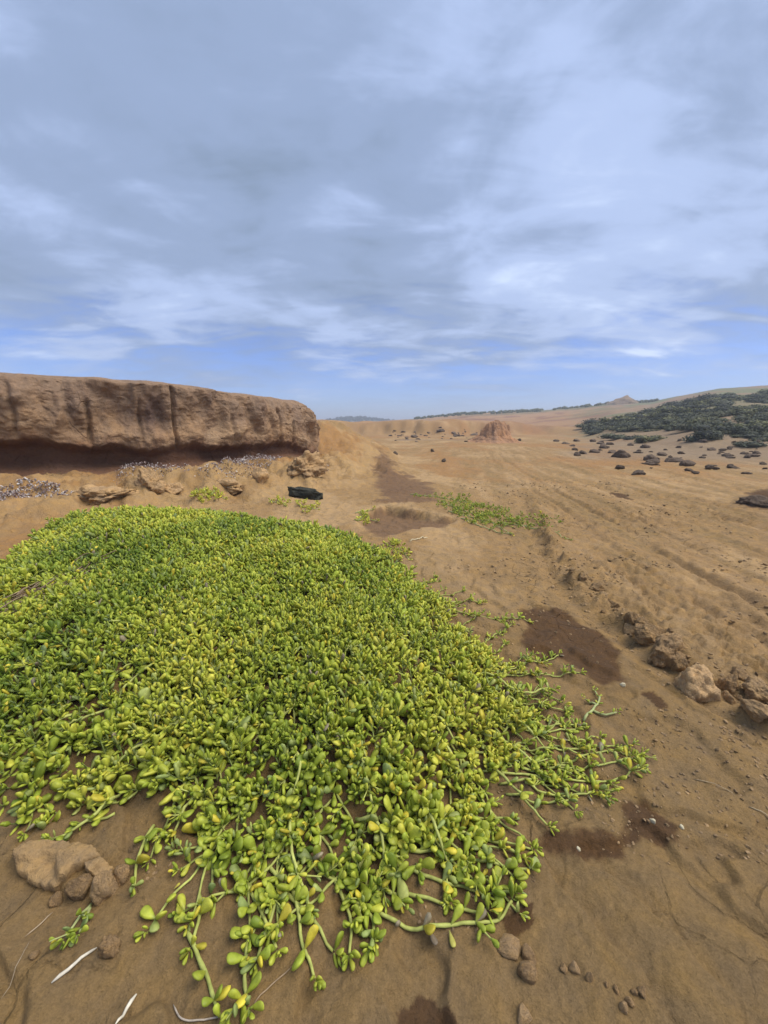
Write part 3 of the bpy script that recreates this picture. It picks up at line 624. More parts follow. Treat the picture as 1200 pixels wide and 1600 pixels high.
def add_sprigs(lv, B, A, h, npairs, Lm, tone, fat=0.52, yel=0.0):
    """B (n,3) bases, A (n,3) axes; opposite decussate leaf pairs"""
    n = len(B); A = A/np.linalg.norm(A, axis=1)[:, None]
    ref = np.where(np.abs(A[:, 2:3]) > .9, np.array([[1., 0, 0]]), np.array([[0, 0, 1.]])); E1 = np.cross(A, ref); E1 /= np.linalg.norm(E1, axis=1)[:, None]; E2 = np.cross(A, E1)
    ph0 = rng.uniform(0, np.pi, n); mx = int(npairs.max())
    for k in range(mx):
        m = npairs > k; nm = m.sum()
        if nm == 0: continue
        f = (k+0.6)/npairs[m]
        for sgn in (0, np.pi):
            ph = ph0[m] + k*np.pi/2 + sgn + rng.normal(0, .3, nm); rad = np.cos(ph)[:, None]*E1[m] + np.sin(ph)[:, None]*E2[m]
            el = np.radians(22 + 48*f + rng.normal(0, 14, nm)); D = np.cos(el)[:, None]*rad + np.sin(el)[:, None]*A[m]
            N = A[m]*np.cos(el)[:, None] - rad*np.sin(el)[:, None] + rng.normal(0, .2, (nm, 3))
            L = Lm[m]*(1.12 - 0.55*f**2)*rng.uniform(.72, 1.22, nm)
            P = B[m] + A[m]*(h[m]*f)[:, None] + rad*0.002
            lv.add(P, D, N, L, L*rng.uniform(fat-.08, fat+.12, nm), L*rng.uniform(.20, .32, nm), leaf_colors(nm, tone[m], yel), rng.uniform(-.02, .14, nm))

mat_thing = empty('succulent_mat', (*MATP[14], 0)); mat_thing.location = (-0.6, 1.8, 0)
tag(mat_thing, 'large mounded mat of green succulent spreading over the left foreground soil', 'plant')
ML = Leaves(); MS = []          # leaves, inner shoot stems
def build_mat():
    P = np.array(MATP); lo, hi = P.min(0), P.max(0); n = int((hi-lo).prod()*3000)
    x = rng.uniform(lo[0], hi[0], n); y = rng.uniform(lo[1], hi[1], n)
    nz = fbm2(x*2.5, y*2.5, 4, 151)
    d = sdist(x, y, MATP) + 0.07*fbm2(x*4, y*4, 3, 152)
    # keep what the lens and a step to the left could see
    dep = y*CP + (CAMH)*SP; u = 600 + x/dep*FPX; keep = (d < 0.0) & (u > -230)
    r = np.hypot(x, y)
    dens = np.clip(0.26 + 0.46*sst(0, -0.30, d) + .30*nz, .08, 1)*np.interp(r, [.4, .9, 1.4, 2.5, 5], [.42, .80, .90, .68, 0.33])
    dead = [(at(90, 930, .08)[:2], .20), (at(370, 1020, .12)[:2], .10), (at(650, 1020, .1)[:2], .12)]
    dens *= 1-.93*np.exp(-((seg_dist(x, y, [at(-20, 985, .08), at(70, 935, .08), at(185, 893, .08)])+.02*nz)/.075)**4)
    for (cx, cy), rr in dead[1:]: dens *= 1-0.75*np.exp(-((x-cx)**2*.6+(y-cy)**2*1.6)/rr**2)
    keep &= rng.random(n) < dens
    x, y, d, nz, r = x[keep], y[keep], d[keep], nz[keep], r[keep]; n = len(x)
    z = H(x, y); e = 0.05
    gx = (sdist(x+e, y, MATP)-sdist(x-e, y, MATP))/(2*e); gy = (sdist(x, y+e, MATP)-sdist(x, y-e, MATP))/(2*e)
    lean = sst(-.35, 0, d)*0.75
    A = np.stack([gx*lean + rng.normal(0, .33, n), gy*lean + rng.normal(0, .33, n), np.ones(n)], 1)
    h = rng.uniform(.035, .085, n)*(1+.25*sst(1.6, 4, r))*(1-0.35*sst(-.25, 0, d))*(1+.35*nz)
    npairs = np.where(rng.random(n) < .3, 4, rng.integers(2, 4, n))
    Lm = rng.uniform(.021, .038, n)*(1+0.22*sst(1.6, .6, r))*(1+.16*sst(.9, 1.5, r))*(1+.50*sst(1.4, 4, r))*np.where(rng.random(n) < .07, 1.35, 1)
    tone = np.clip(0.55 + 0.42*fbm2(x*1.1, y*1.1, 3, 155) + 0.12*nz + 0.10*sst(-.3, 0, d)*sst(3.0, 1.5, y) - 0.22*sst(2.6, 3.6, y)*sst(-1, 0.2, x), .05, .95)
    B = np.stack([x, y, z-.004], 1)
    add_sprigs(ML, B, A, h, npairs, Lm, tone)
    An = A/np.linalg.norm(A, axis=1)[:, None]
    # thin upright shoots carrying the leaves
    sv = []; T0 = np.arange(3)*2*np.pi/3
    ring = np.stack([np.cos(T0), np.sin(T0), 0*T0], 1)*.0026
    kp = r < 1.9; B, An, h, n = B[kp], An[kp], h[kp], int(kp.sum())
    V = np.concatenate([B[:, None, :] + ring[None], (B + An*h[:, None])[:, None, :] + ring[None]*.7], 1)
    Q = np.array([(k, (k+1) % 3, 3+(k+1) % 3, 3+k) for k in range(3)]); F = (Q[None] + (np.arange(n)*6)[:, None, None]).reshape(-1, 4)
    o = mesh_np('shoots', V.reshape(-1, 3), F, M_stem, np.tile([0.22, 0.27, 0.08], (n*6, 1)), parent=mat_thing); o['kind'] = 'stuff'
    return n
build_mat()

def runner(path_w, r0=0.0042, r1=0.0026, node=0.05, Lf=0.036, lv=None, parent=None, tone=.5, side=0.35, colr=(0.36, 0.385, 0.10), term=True, sides=7, first=0.0, lift=0.0):
    """a creeping stem with leaf pairs at its nodes; returns the stem object"""
    L = np.linalg.norm(np.diff(path_w, axis=0), axis=1).sum(); n = max(8, int(L/0.012)); p = smooth_path(path_w, n)
    p[:, 0] += 0.004*pn2(p[:, 0]*20, p[:, 1]*20, 161); p[:, 1] += 0.004*pn2(p[:, 0]*20+9, p[:, 1]*20, 162)
    hump = np.abs(np.sin(np.linspace(0, L/0.11*np.pi, n)))*0.006
    p[:, 2] = H(p[:, 0], p[:, 1]) + r0*0.8 + hump + lift*np.sin(np.linspace(.3, np.pi, n))
    s = np.concatenate([[0], np.cumsum(np.linalg.norm(np.diff(p, axis=0), axis=1))]); L = s[-1]
    rad = np.interp(s, [0, L], [r0, r1]); nodes = np.arange(first+node*rng.uniform(.3, .9), L, node)
    for q in nodes: rad = rad*(1+0.28*np.exp(-((s-q)/.004)**2))
    V, F = tube(p, rad, None, sides); geo = [(V, F)]
    T = np.gradient(p, axis=0); T /= np.linalg.norm(T, axis=1)[:, None]
    for q in nodes:
        i = int(np.searchsorted(s, q)); i = min(i, n-1); t = T[i]; sd = np.array([t[1], -t[0], 0]); 
        for sg in (-1, 1):
            if rng.random() < .74:
                rr = rng.random()
                if rr < side:                          # short side shoot
                    A = sd*sg*rng.uniform(.6, 1) + t*rng.uniform(.3, .9) + np.array([0, 0, rng.uniform(.15, .7)]); A /= np.linalg.norm(A); hh = rng.uniform(.02, .055)
                    add_sprigs(lv, p[i][None], A[None], np.array([hh]), np.array([rng.integers(2, 4)]), np.array([Lf*rng.uniform(.55, .8)]), np.array([tone]))
                    geo.append(tube(np.array([p[i], p[i]+A*hh*.5, p[i]+A*hh]), r1*.8, r1*.5, 5))
                for kk in range(1 if rr < .75 else 2):
                    D = sd*sg*rng.uniform(.5, 1) + t*rng.uniform(-.2, .9) + np.array([0, 0, rng.uniform(.1, .9)])
                    l = Lf*rng.uniform(.6, 1.15); N = np.array([0, 0, 1.0]) + rng.normal(0, .35, 3)
                    lv.add(p[i][None] + np.array([[0, 0, .002]]), D[None], N[None], np.array([l]), np.array([l*rng.uniform(.42, .64)]), np.array([l*.28]), leaf_colors(1, np.array([tone]), .06), np.array([rng.uniform(0, .12)]))
    if term:
        A = T[-1]*.8 + np.array([0, 0, .45]); add_sprigs(lv, p[-1][None], A[None], np.array([.018]), np.array([3]), np.array([Lf*.62]), np.array([tone+.05]))
    V, F = join_geo(geo); c = np.array(colr)*rng.uniform(.85, 1.1); C = np.tile(c, (len(V), 1))
    return mesh_np('stem', V, F, M_stem, C, parent=parent)
def px_path(pts): return np.array([on_ground(u, v)[0] for u, v in pts])
RUN = [[(535, 1395), (600, 1432), (655, 1447), (720, 1440), (772, 1438), (800, 1412)], [(362, 1340), (400, 1410), (432, 1485)], [(293, 1455), (318, 1520), (348, 1592)],
       [(388, 1462), (382, 1525), (388, 1575)], [(455, 1380), (472, 1470), (490, 1528)], [(720, 1172), (830, 1188), (940, 1198), (1002, 1178)], [(740, 1200), (880, 1217), (960, 1216), (1000, 1203)],
       [(760, 1150), (870, 1172), (985, 1165)], [(735, 1218), (775, 1278), (825, 1318)], [(640, 1330), (730, 1342), (825, 1362)], [(700, 955), (775, 966), (825, 970)], [(690, 940), (725, 938), (755, 944)],
       [(780, 1050), (850, 1054), (905, 1052)], [(760, 1000), (785, 985), (800, 978)], [(800, 1040), (850, 1030), (872, 1024)], [(420, 1350), (450, 1400), (520, 1480)], [(520, 1370), (545, 1430), (545, 1490)],
       [(560, 1380), (640, 1400), (760, 1425)], [(240, 1290), (215, 1340), (210, 1385)], [(180, 1275), (125, 1292), (80, 1316)], [(330, 1330), (335, 1370), (330, 1400)], [(310, 1400), (312, 1440), (300, 1480)],
       [(690, 1290), (760, 1310), (815, 1340)], [(600, 1350), (700, 1380), (800, 1400)], [(820, 1225), (880, 1240), (945, 1235)], [(790, 1240), (840, 1250), (890, 1250)], [(840, 1110), (890, 1140), (905, 1165)],
       [(300, 1100), (330, 1160), (350, 1240)], [(390, 1220), (370, 1290), (372, 1350)], [(480, 1250), (500, 1310), (470, 1370)], [(250, 1200), (200, 1240), (130, 1290)], [(610, 1180), (690, 1210), (740, 1240)], [(590, 1280), (650, 1310), (690, 1330)], [(30, 1200), (60, 1240), (40, 1300)],
       [(790, 1120), (860, 1150), (935, 1152)], [(800, 1190), (890, 1186), (955, 1175), (985, 1182)], [(780, 1225), (850, 1222), (915, 1238)], [(810, 1080), (850, 1085), (880, 1098)], [(850, 1195), (910, 1205), (945, 1245)], [(560, 1400), (585, 1440), (580, 1478)], [(470, 1340), (430, 1420), (402, 1500)],
       [(560, 1080), (620, 1110), (700, 1120)], [(640, 1090), (720, 1120), (800, 1130)]]
RL = Leaves()
for i, q in enumerate(RUN):
    big = 1.0 if np.mean([b for a, b in q]) > 1300 else .8
    runner(px_path(q), 0.0043*big, 0.0028*big, 0.046*big+.008, (0.040 if q[0][0] < 680 else .037)*big, RL, mat_thing, .52 if q[0][0] < 650 else .66, .15 if q[0][0] < 680 else .4)
# unplanned runners along the open rim
def rim_runners():
    P = np.array(MATP)[7:23]
    for k in range(52):
        i = rng.integers(0, len(P)-1); f = rng.random(); b = P[i]*(1-f)+P[i+1]*f; t = P[i+1]-P[i]; nrm = np.array([t[1], -t[0]]); nrm /= np.linalg.norm(nrm)
        if sdist(np.array([b[0]+nrm[0]*.05]), np.array([b[1]+nrm[1]*.05]), MATP)[0] < 0: nrm = -nrm
        a = rng.normal(0, .5); dv = np.array([nrm[0]*math.cos(a)-nrm[1]*math.sin(a), nrm[0]*math.sin(a)+nrm[1]*math.cos(a)]); r = np.hypot(*b)
        L = rng.uniform(.06, .19)*(1 if r < 1.6 else 1.2); s = b - dv*.15; bend = np.array([-dv[1], dv[0]])*rng.normal(0, .03)
        w = np.array([[*s, 0], [*(b+bend), 0], [*(b+dv*L), 0]])
        runner(w, .0034, .0022, .042, .028 if r > 1 else .034, RL, mat_thing, .6, .2)
rim_runners()
def lying_stems():
    k = 0
    while k < 70:
        x = rng.uniform(-1.3, .7); y = rng.uniform(.55, 1.7)
        if sdist(np.array([x]), np.array([y]), MATP)[0] > -.04: continue
        dv = np.array([x+.35, y-1.9]) + rng.normal(0, .25, 2); dv /= np.linalg.norm(dv); L = rng.uniform(.10, .26); b = np.array([-dv[1], dv[0]])*rng.normal(0, .02)
        w = np.array([[x, y], [x+dv[0]*L*.5+b[0], y+dv[1]*L*.5+b[1]], [x+dv[0]*L, y+dv[1]*L]]); runner(np.column_stack([w, np.full(3, .0)]), .0042, .0028, .045, .036, RL, mat_thing, .6, .25, (.38, .40, .11), lift=rng.uniform(.012, .045)); k += 1
lying_stems()
def finish_mat():
    ML.cat(); RL.cat(); A = Leaves()
    for k in 'PDNLWTCK': setattr(A, k, np.concatenate([getattr(RL, k), getattr(ML, k)]))
    P = A.P; dep = P[:, 1]*CP - (P[:, 2]-CAMH)*SP; u = 600 + P[:, 0]/dep*FPX; up = P[:, 1]*SP + (P[:, 2]-CAMH)*CP; v = 800 - up/dep*FPX
    size = A.L*np.sqrt(A.W/A.L)/dep*((u > 5) & (u < 1195) & (v < 1595)); size[len(RL.P):] *= 0.75
    order = np.argsort(-size); top = order[:300]; rest = order[300:]; dist = np.linalg.norm(P-np.array([0, 0, CAMH]), axis=1)
    for i in top:
        V, F, C = leaves_mesh('leaf', A, np.array([i]), 0, None); c0 = A.P[i]; mesh_np('leaf', V, F, M_leaf, C, parent=mat_thing)
    d = dist[rest]; parts = []
    for lod, m in ((0, d < .86), (1, (d >= .86) & (d < 1.32)), (2, d >= 1.32)):
        if m.any(): parts.append(leaves_mesh('x', A, rest[m], lod, None))
    V, F, C = merge(parts); o = mesh_np('foliage', V, F, M_leaf, C, parent=mat_thing); o['kind'] = 'stuff'
    print('LEAVES', len(P), 'tris', len(F[0])*2+len(F[1]))
    # children keep world positions
    for ch in mat_thing.children: ch.matrix_parent_inverse = Matrix.Translation(-mat_thing.location)
finish_mat()

def small_plant(name, label, runs, clumps=(), Lf=.03, tone=.6, r0=.004, single=False, lod=1, side=.4, node=.04, sides=6, group=None):
    """runs: list of pixel paths; clumps: (u, v, radius px, count)"""
    p0 = on_ground(*(runs[0][0] if runs else clumps[0][:2]))[0]; e = empty(name, p0); tag(e, label, 'plant', group); lv = Leaves()
    for q in runs: runner(px_path(q), r0, r0*.6, node, Lf, lv, e, tone, side, (.34, .37, .15), True, sides)
    for (u, v, ru, rv, cnt) in clumps:
        B = np.array([on_ground(u + ru*math.sqrt(random.random())*math.cos(a), v + rv*math.sqrt(random.random())*math.sin(a))[0] for a in rng.uniform(0, 6.28, cnt)])
        n = len(B); add_sprigs(lv, B, np.stack([rng.normal(0, .6, n), rng.normal(0, .6, n), np.ones(n)], 1), rng.uniform(.02, .05, n)*Lf/.03, rng.integers(1, 4, n), rng.uniform(.7, 1.1, n)*Lf, np.full(n, tone), .46, .03)
    lv.cat()
    if single:
        for i in range(len(lv.P)):
            V, F, C = leaves_mesh('leaf', lv, np.array([i]), lod, None); mesh_np('leaf', V, F, M_leaf, C, parent=e)
    else:
        V, F, C = leaves_mesh('x', lv, np.arange(len(lv.P)), lod, None); o = mesh_np('foliage', V, F, M_leaf, C, parent=e); o['kind'] = 'stuff'
    for ch in e.children: ch.matrix_parent_inverse = Matrix.Translation(-e.location)
    return e
small_plant('succulent_sprig', 'small green succulent sprig rooted below the broken stone slab', [[(140, 1412), (124, 1440), (107, 1474)], [(138, 1418), (133, 1440), (128, 1462)]], Lf=.028, tone=.4, r0=.0034, single=True, lod=0, side=.1, node=.030)
small_plant('succulent_sprig', 'loose pale forked succulent sprig lying near the big damp patch', [[(912, 1122), (928, 1108), (936, 1092), (930, 1076)], [(926, 1110), (945, 1118), (962, 1116)], [(932, 1100), (922, 1094), (915, 1090)]], Lf=.016, tone=.75, r0=.0045, single=True, lod=1, side=0, node=.045)
small_plant('creeping_patch', 'thin creeping green succulent patch on bare ground beyond the mat', [[(690, 785), (740, 805), (800, 836)], [(700, 800), (760, 815), (830, 822)], [(800, 815), (850, 826), (890, 842)], [(640, 772), (700, 778), (760, 792)], [(720, 810), (760, 826), (795, 834)]],
            [(715, 788, 34, 9, 110), (750, 800, 46, 12, 200), (775, 814, 46, 9, 110), (830, 815, 50, 12, 60), (690, 776, 45, 4, 40)], Lf=.033, tone=.45, r0=.006, lod=2, node=.12)
small_plant('succulent_tuft', 'yellowish succulent tuft on the crust ledge behind the mat, by the bank', [[(300, 775), (325, 772), (352, 778)]], [(325, 774, 28, 8, 40)], Lf=.05, tone=.85, r0=.006, lod=1, node=.1)
small_plant('succulent_tuft', 'small yellowish succulent tuft just left of the black log', [[(420, 785), (440, 786), (448, 792)]], [(438, 786, 16, 6, 16)], Lf=.045, tone=.9, r0=.006, lod=1, node=.1)
small_plant('succulent_tuft', 'sparse pale succulent tuft below the black log', [[(465, 790), (480, 794), (496, 796)]], [(480, 792, 22, 8, 20)], Lf=.045, tone=.95, r0=.006, lod=1, node=.1)
small_plant('succulent_tuft', 'straggling succulent tuft at the left end of the red hollow', [[(555, 800), (575, 808), (590, 815)], [(560, 812), (570, 800), (585, 796)]], [(568, 812, 10, 8, 12)], Lf=.045, tone=.85, r0=.006, lod=1, node=.1)
small_plant('succulent_fringe', 'yellow green low succulent fringe at the far right rim of the mat', [[(600, 850), (625, 860), (640, 872)]], [(615, 862, 22, 16, 60)], Lf=.035, tone=.92, r0=.004, lod=2, node=.08)

# ------------------------------------------------------------------ stones near the camera
radial_slab('crust_slab', [(24, 1345), (50, 1328), (100, 1322), (150, 1335), (160, 1348), (140, 1358), (118, 1366), (105, 1382), (84, 1394), (50, 1382), (26, 1366)], .030, M_ledge, 'broad flat sandy crust slab at the lower left below the mat', 'rock', seed=1)
radial_slab('crust_slab', [(134, 1362), (158, 1350), (178, 1356), (176, 1366), (156, 1378), (138, 1374)], .028, M_ledge, 'small broken corner of the sandy crust slab, on its right', 'rock', seed=2)
rock('stone', 'rounded brown stone tucked under the front of the crust slab', 'stone', 118, 1404, 36, 34, M_rock, 2, sub=4, rot=.3)
rock('stone', 'largest angular stone against the right end of the crust slab', 'stone', 158, 1404, 40, 44, M_slab, 3, sub=4, rot=1.2)
rock('stone', 'small upright stone at the far right of the crust slab', 'stone', 190, 1375, 24, 28, M_rock, 5, sub=3)
rock('stone', 'small flake of stone below the front edge of the slab', 'stone', 84, 1412, 18, 18, M_rock, 6, sub=3)
rock('stone', 'lumpy brown stone at the tip of the longer white twig', 'stone', 168, 1502, 30, 30, M_rock, 1, sub=4, rough=.12)
RID = [(1102, 1092, 92, 50, 'largest pale boulder on the rubble ridge beside the track', 3, M_slab), (1052, 1030, 62, 36, 'knobbly lump on the ridge just above the largest boulder', 1, M_rock), (1066, 1045, 30, 20, 'small stone wedged left of the largest ridge boulder', 4, M_rock),
       (1022, 1004, 46, 26, 'long smooth lump midway up the rubble ridge', 2, M_rock), (990, 986, 22, 12, 'low flat stone at the foot of the upper ridge', 5, M_slab), (991, 974, 26, 18, 'round stone at the upper end of the ridge pile', 6, M_rock), (1006, 980, 20, 14, 'small cube-like stone in the upper ridge pile', 0, M_rock),
       (1145, 1080, 34, 26, 'wedge stone leaning on the right side of the largest boulder', 0, M_rock), (1144, 1096, 20, 12, 'small block at the lower right foot of the largest boulder', 5, M_slab), (1157, 1094, 10, 7, 'tiny stone right of the small block', 2, M_slab),
       (1192, 1096, 46, 22, 'broad flat stone at the right picture edge', 4, M_slab), (1190, 1122, 42, 20, 'leaf-shaped slab below the flat stone at the right edge', 2, M_slab), (935, 920, 26, 12, 'weathered clod at the start of the rubble ridge', 1, M_rock), (912, 906, 20, 10, 'farthest clod of the rubble ridge', 3, M_rock), (1160, 1060, 30, 16, 'clod behind the wedge stone', 6, M_rock),
       (960, 946, 20, 8, 'thin dark-edged flake above the damp patch', 5, M_rock)]
for u, v, w, h, lab, sd, m in RID:
    rock('ridge_stone', lab, 'stone', u, v, w, h, m, sd, 'stones along the rubble ridge', sub=5 if w > 30 else 4, sink=.42, rot={3: .6, 1: .2}.get(sd), rough=.085, planes=10)
for i in range(44):
    yy_ = rng.uniform(.98, 2.7); xx_ = np.interp(yy_, np.array(RIDGE)[:, 1], np.array(RIDGE)[:, 0]) + rng.normal(.02, .05); p_ = np.array([xx_, yy_, Hs(xx_, yy_)]); w_ = rng.uniform(6, 20)*yy_**-.5
    rock('ridge_fragment', 'small crumbled fragment strewn along the rubble ridge beside the track', 'stone', 0, 0, w_, w_*rng.uniform(.3, .6), M_rock if i % 3 else M_slab, i, 'fragments along the rubble ridge', sub=3, sink=.35, rough=.13, planes=10, pos=(p_, yy_))
for u, v, w, h, lab, sd, m in [(828, 1500, 26, 14, 'clod near the damp spot at the bottom centre', 1, M_rock), (800, 1492, 40, 12, 'flat clod below the runner tip at the bottom', 4, M_slab), (826, 1530, 30, 22, 'chunky clod right of the bottom damp patch', 2, M_rock), (900, 1520, 16, 10, 'small clod in the lower right bare soil', 5, M_slab),
                                 (922, 1535, 12, 14, 'narrow clod beside the small lower right clod', 6, M_slab), (978, 1580, 18, 14, 'clod at the bottom edge by the rut', 3, M_slab), (820, 1590, 28, 14, 'clod at the bottom edge beside the dark patch', 0, M_slab), (50, 1500, 14, 8, 'lone small clod above the white twigs', 2, M_rock)]:
    rock('clod', lab, 'clod', u, v, w, h, m, sd, 'loose clods on the foreground soil', sub=3, sink=.4)
for i in range(7):
    u = rng.uniform(880, 1010); v = 1490 + (u-880)*.55 + rng.normal(0, 22); w = rng.uniform(6, 17)
    rock('clod_fragment', 'small angular clod in the crumbled strip at the bottom right', 'clod', u, min(v, 1596), w, w*rng.uniform(.4, .7), M_rock, i, 'clods of the crumbled strip at the bottom right', sub=3, sink=.4, rough=.13, planes=10)
for u, v, w, lab in [(1022, 1283, 9, 'oval white pebble in the damp patch'), (1067, 1291, 7, 'round cream pebble right of the damp patch'), (905, 1325, 7, 'pale pebble in the left arm of the damp patch'), (974, 1072, 8, 'pale pebble in the big damp patch below the runners')]:
    rock('pebble', lab, 'pebble', u, v, w, w*.75, earth_mat('pale_pebble', False, (.50, .44, .29), contrast=.2, bump=.1) if 'pale_pebble' not in bpy.data.materials else bpy.data.materials['pale_pebble'], 1, sub=3, sink=.2)

# twigs, rootlets, fallen leaves
def stick(name, label, cat, pts, r0, r1, colr, lift=.003, knots=0, group=None):
    w = px_path(pts); L = np.linalg.norm(np.diff(w, axis=0), axis=1).sum(); n = max(6, int(L/.008)); p = smooth_path(w, n); p[:, 2] = H(p[:, 0], p[:, 1]) + max(r0, r1)*.7 + lift*np.sin(np.linspace(0, np.pi, n))
    s = np.linspace(0, 1, n); rad = np.interp(s, [0, 1], [r0, r1])
    for k in range(knots): rad = rad*(1-0.4*np.exp(-((s-(k+1)/(knots+1))/.02)**2))
    rad = rad*np.clip(np.minimum(s, 1-s)*14+.35, 0, 1)
    V, F = tube(p, rad, None, 7); o = mesh_np(name, V, F, M_twig, np.tile(colr, (len(V), 1))); tag(o, label, cat, group); return o
stick('white_twig', 'longer bleached white twig below the crust slab', 'twig', [(82, 1542), (112, 1518), (135, 1500), (153, 1486)], .0034, .0022, (.56, .51, .40), knots=2)
stick('white_twig', 'shorter white twig tapering up from the bottom edge', 'twig', [(180, 1604), (194, 1578), (213, 1552)], .0018, .0036, (.60, .55, .43), knots=1)
stick('rootlet', 'thin dry rootlet at the left edge beside the slab', 'twig', [(38, 1462), (62, 1442), (82, 1422)], .0012, .0014, (.33, .25, .16))
stick('rootlet', 'hair-thin rootlet running down the left edge', 'twig', [(45, 1468), (28, 1510), (0, 1555)], .0007, .0005, (.34, .27, .18))
stick('rootlet', 'thin rootlet curving out below the mat at bottom centre', 'twig', [(455, 1512), (430, 1535), (405, 1562), (396, 1575)], .0013, .0010, (.28, .20, .12))
stick('rootlet', 'forked grey rootlet at the bottom left of the lowest runner', 'twig', [(270, 1566), (284, 1592), (310, 1596), (350, 1590)], .0014, .0012, (.38, .32, .25))
stick('rootlet', 'straw lying on bare soil right of the long runners', 'twig', [(1085, 1216), (1115, 1228), (1150, 1243)], .0012, .0010, (.36, .27, .16))
stick('rootlet', 'straw at the right edge of the bare soil', 'twig', [(1170, 1258), (1185, 1266), (1202, 1275)], .0016, .0012, (.42, .33, .2))
stick('rootlet', 'pair of dry stalks by the left rim of the mat', 'twig', [(66, 815), (90, 810), (112, 806)], .008, .004, (.42, .34, .2))
stick('rootlet', 'dry stalk lying beyond the mat above the bare soil', 'twig', [(640, 846), (655, 842), (668, 838)], .006, .005, (.5, .42, .26))
def lone_leaf(u, v, L, rot, colr, label):
    p, t = on_ground(u, v); lv = Leaves(); lv.add(p[None] + np.array([[0, 0, .006]]), np.array([[math.cos(rot), math.sin(rot), .05]]), np.array([[0, 0, 1.]]), np.array([L]), np.array([L*.42]), np.array([L*.2]), np.array([colr]), np.array([.03])); lv.cat()
    V, F, C = leaves_mesh('x', lv, np.array([0]), 0, None); o = mesh_np('fallen_leaf', V, F, M_leaf, C); tag(o, label, 'leaf'); return o
lone_leaf(702, 1455, .028, -1.4, (.50, .46, .10), 'fallen yellow leaf on bare soil below the longest runner')
lone_leaf(668, 1452, .030, -1.0, (.22, .17, .11), 'withered brown leaf at the bend of the longest runner')
lone_leaf(272, 1392, .014, 1.0, (.58, .5, .07), 'tiny fallen yellow leaf right of the stones')
# dead stems lying in the mat at the left
def dead_stems():
    e = empty('dead_stem_tangle', (0, 0, 0)); c = at(95, 925, .12); e.location = c; tag(e, 'tangle of dead brown stems in the left part of the mat', 'dead stems')
    for k in range(60):
        u = rng.uniform(-20, 140); v = 985 - (u+20)*.46 + rng.normal(0, 8); L = rng.uniform(25, 75)
        w = np.array([at(u, v, .12)[:2], at(u+L*.5, v-L*.22+rng.normal(0, 3), .12)[:2], at(u+L, v-L*.46, .12)[:2]]); z = H(w[:, 0], w[:, 1]) + rng.uniform(.03, .075)
        w = np.column_stack([w, z]); 
        off = np.array([0, -.25, 0]); 
        V, F = tube(smooth_path(w + off*0, 10), .0032, .0015, 5); o = mesh_np('stem', V, F, M_twig, np.tile(np.array([.20, .145, .09])*rng.uniform(.6, 1.4), (len(V), 1)), parent=e); o.matrix_parent_inverse = Matrix.Translation(-e.location)
dead_stems()

# ------------------------------------------------------------------ foot of the bank
rock('boulder', 'squat tan boulder at the foot of the bank between the gravel patches', 'boulder', 230, 760, 46, 32, M_rock, 3, sub=5, rot=.4, rough=.13, sink=.35)
rock('boulder', 'broken crust block below the right end of the bank', 'boulder', 472, 738, 72, 34, M_rock, 1, sub=5, rot=.5, rough=.16, sink=.4)
rock('boulder', 'small pale lump left of the broken crust block', 'boulder', 404, 752, 30, 16, M_rock, 2, sub=4, rough=.14, sink=.5)
rock('boulder', 'low crust lump right of the squat tan boulder', 'boulder', 262, 766, 46, 12, M_rock, 4, sub=4, rough=.14, sink=.55)
rock('boulder', 'low crust hump between the gravel and the yellowish tuft', 'boulder', 350, 758, 56, 13, M_rock, 5, sub=4, rough=.14, sink=.55)
rock('boulder', 'wide low crust hump under the left end of the bank', 'boulder', 150, 778, 96, 16, M_rock, 6, sub=5, rough=.14, sink=.6)
def black_log():
    p, t = on_ground(477, 779); V, F = ico(4); V = V.copy(); S = np.sign(V)*np.abs(V)**0.38; S = S/np.abs(S).max(0)
    w = 52*t/FPX/2; h = 17*t/FPX/2; S = S*np.array([w, h*.9, h]); S = S + (0.045*fbm3(S[:, 0]*6, S[:, 1]*20, S[:, 2]*20, 4, 171)[:, None] - .02*np.abs(fbm3(S[:, 0]*14, S[:, 1]*9, S[:, 2]*9, 3, 172))[:, None])*np.sign(S)
    S[:, 2] *= 1 - 0.12*np.sign(S[:, 0])*np.abs(S[:, 0]/w)
    m = earth_mat('charred_wood', False, (.045, .045, .034), fine=12, bump=.9, bdist=.02, contrast=.4, coarse=12, rough=.8)
    o = mesh_np('black_log', S, F, m); o.location = (p[0], p[1]+h*.6, p[2]+h*.72); o.rotation_euler = (0, .09, -.12); tag(o, 'short charred black log end lying on the crust ledge', 'log')
black_log()
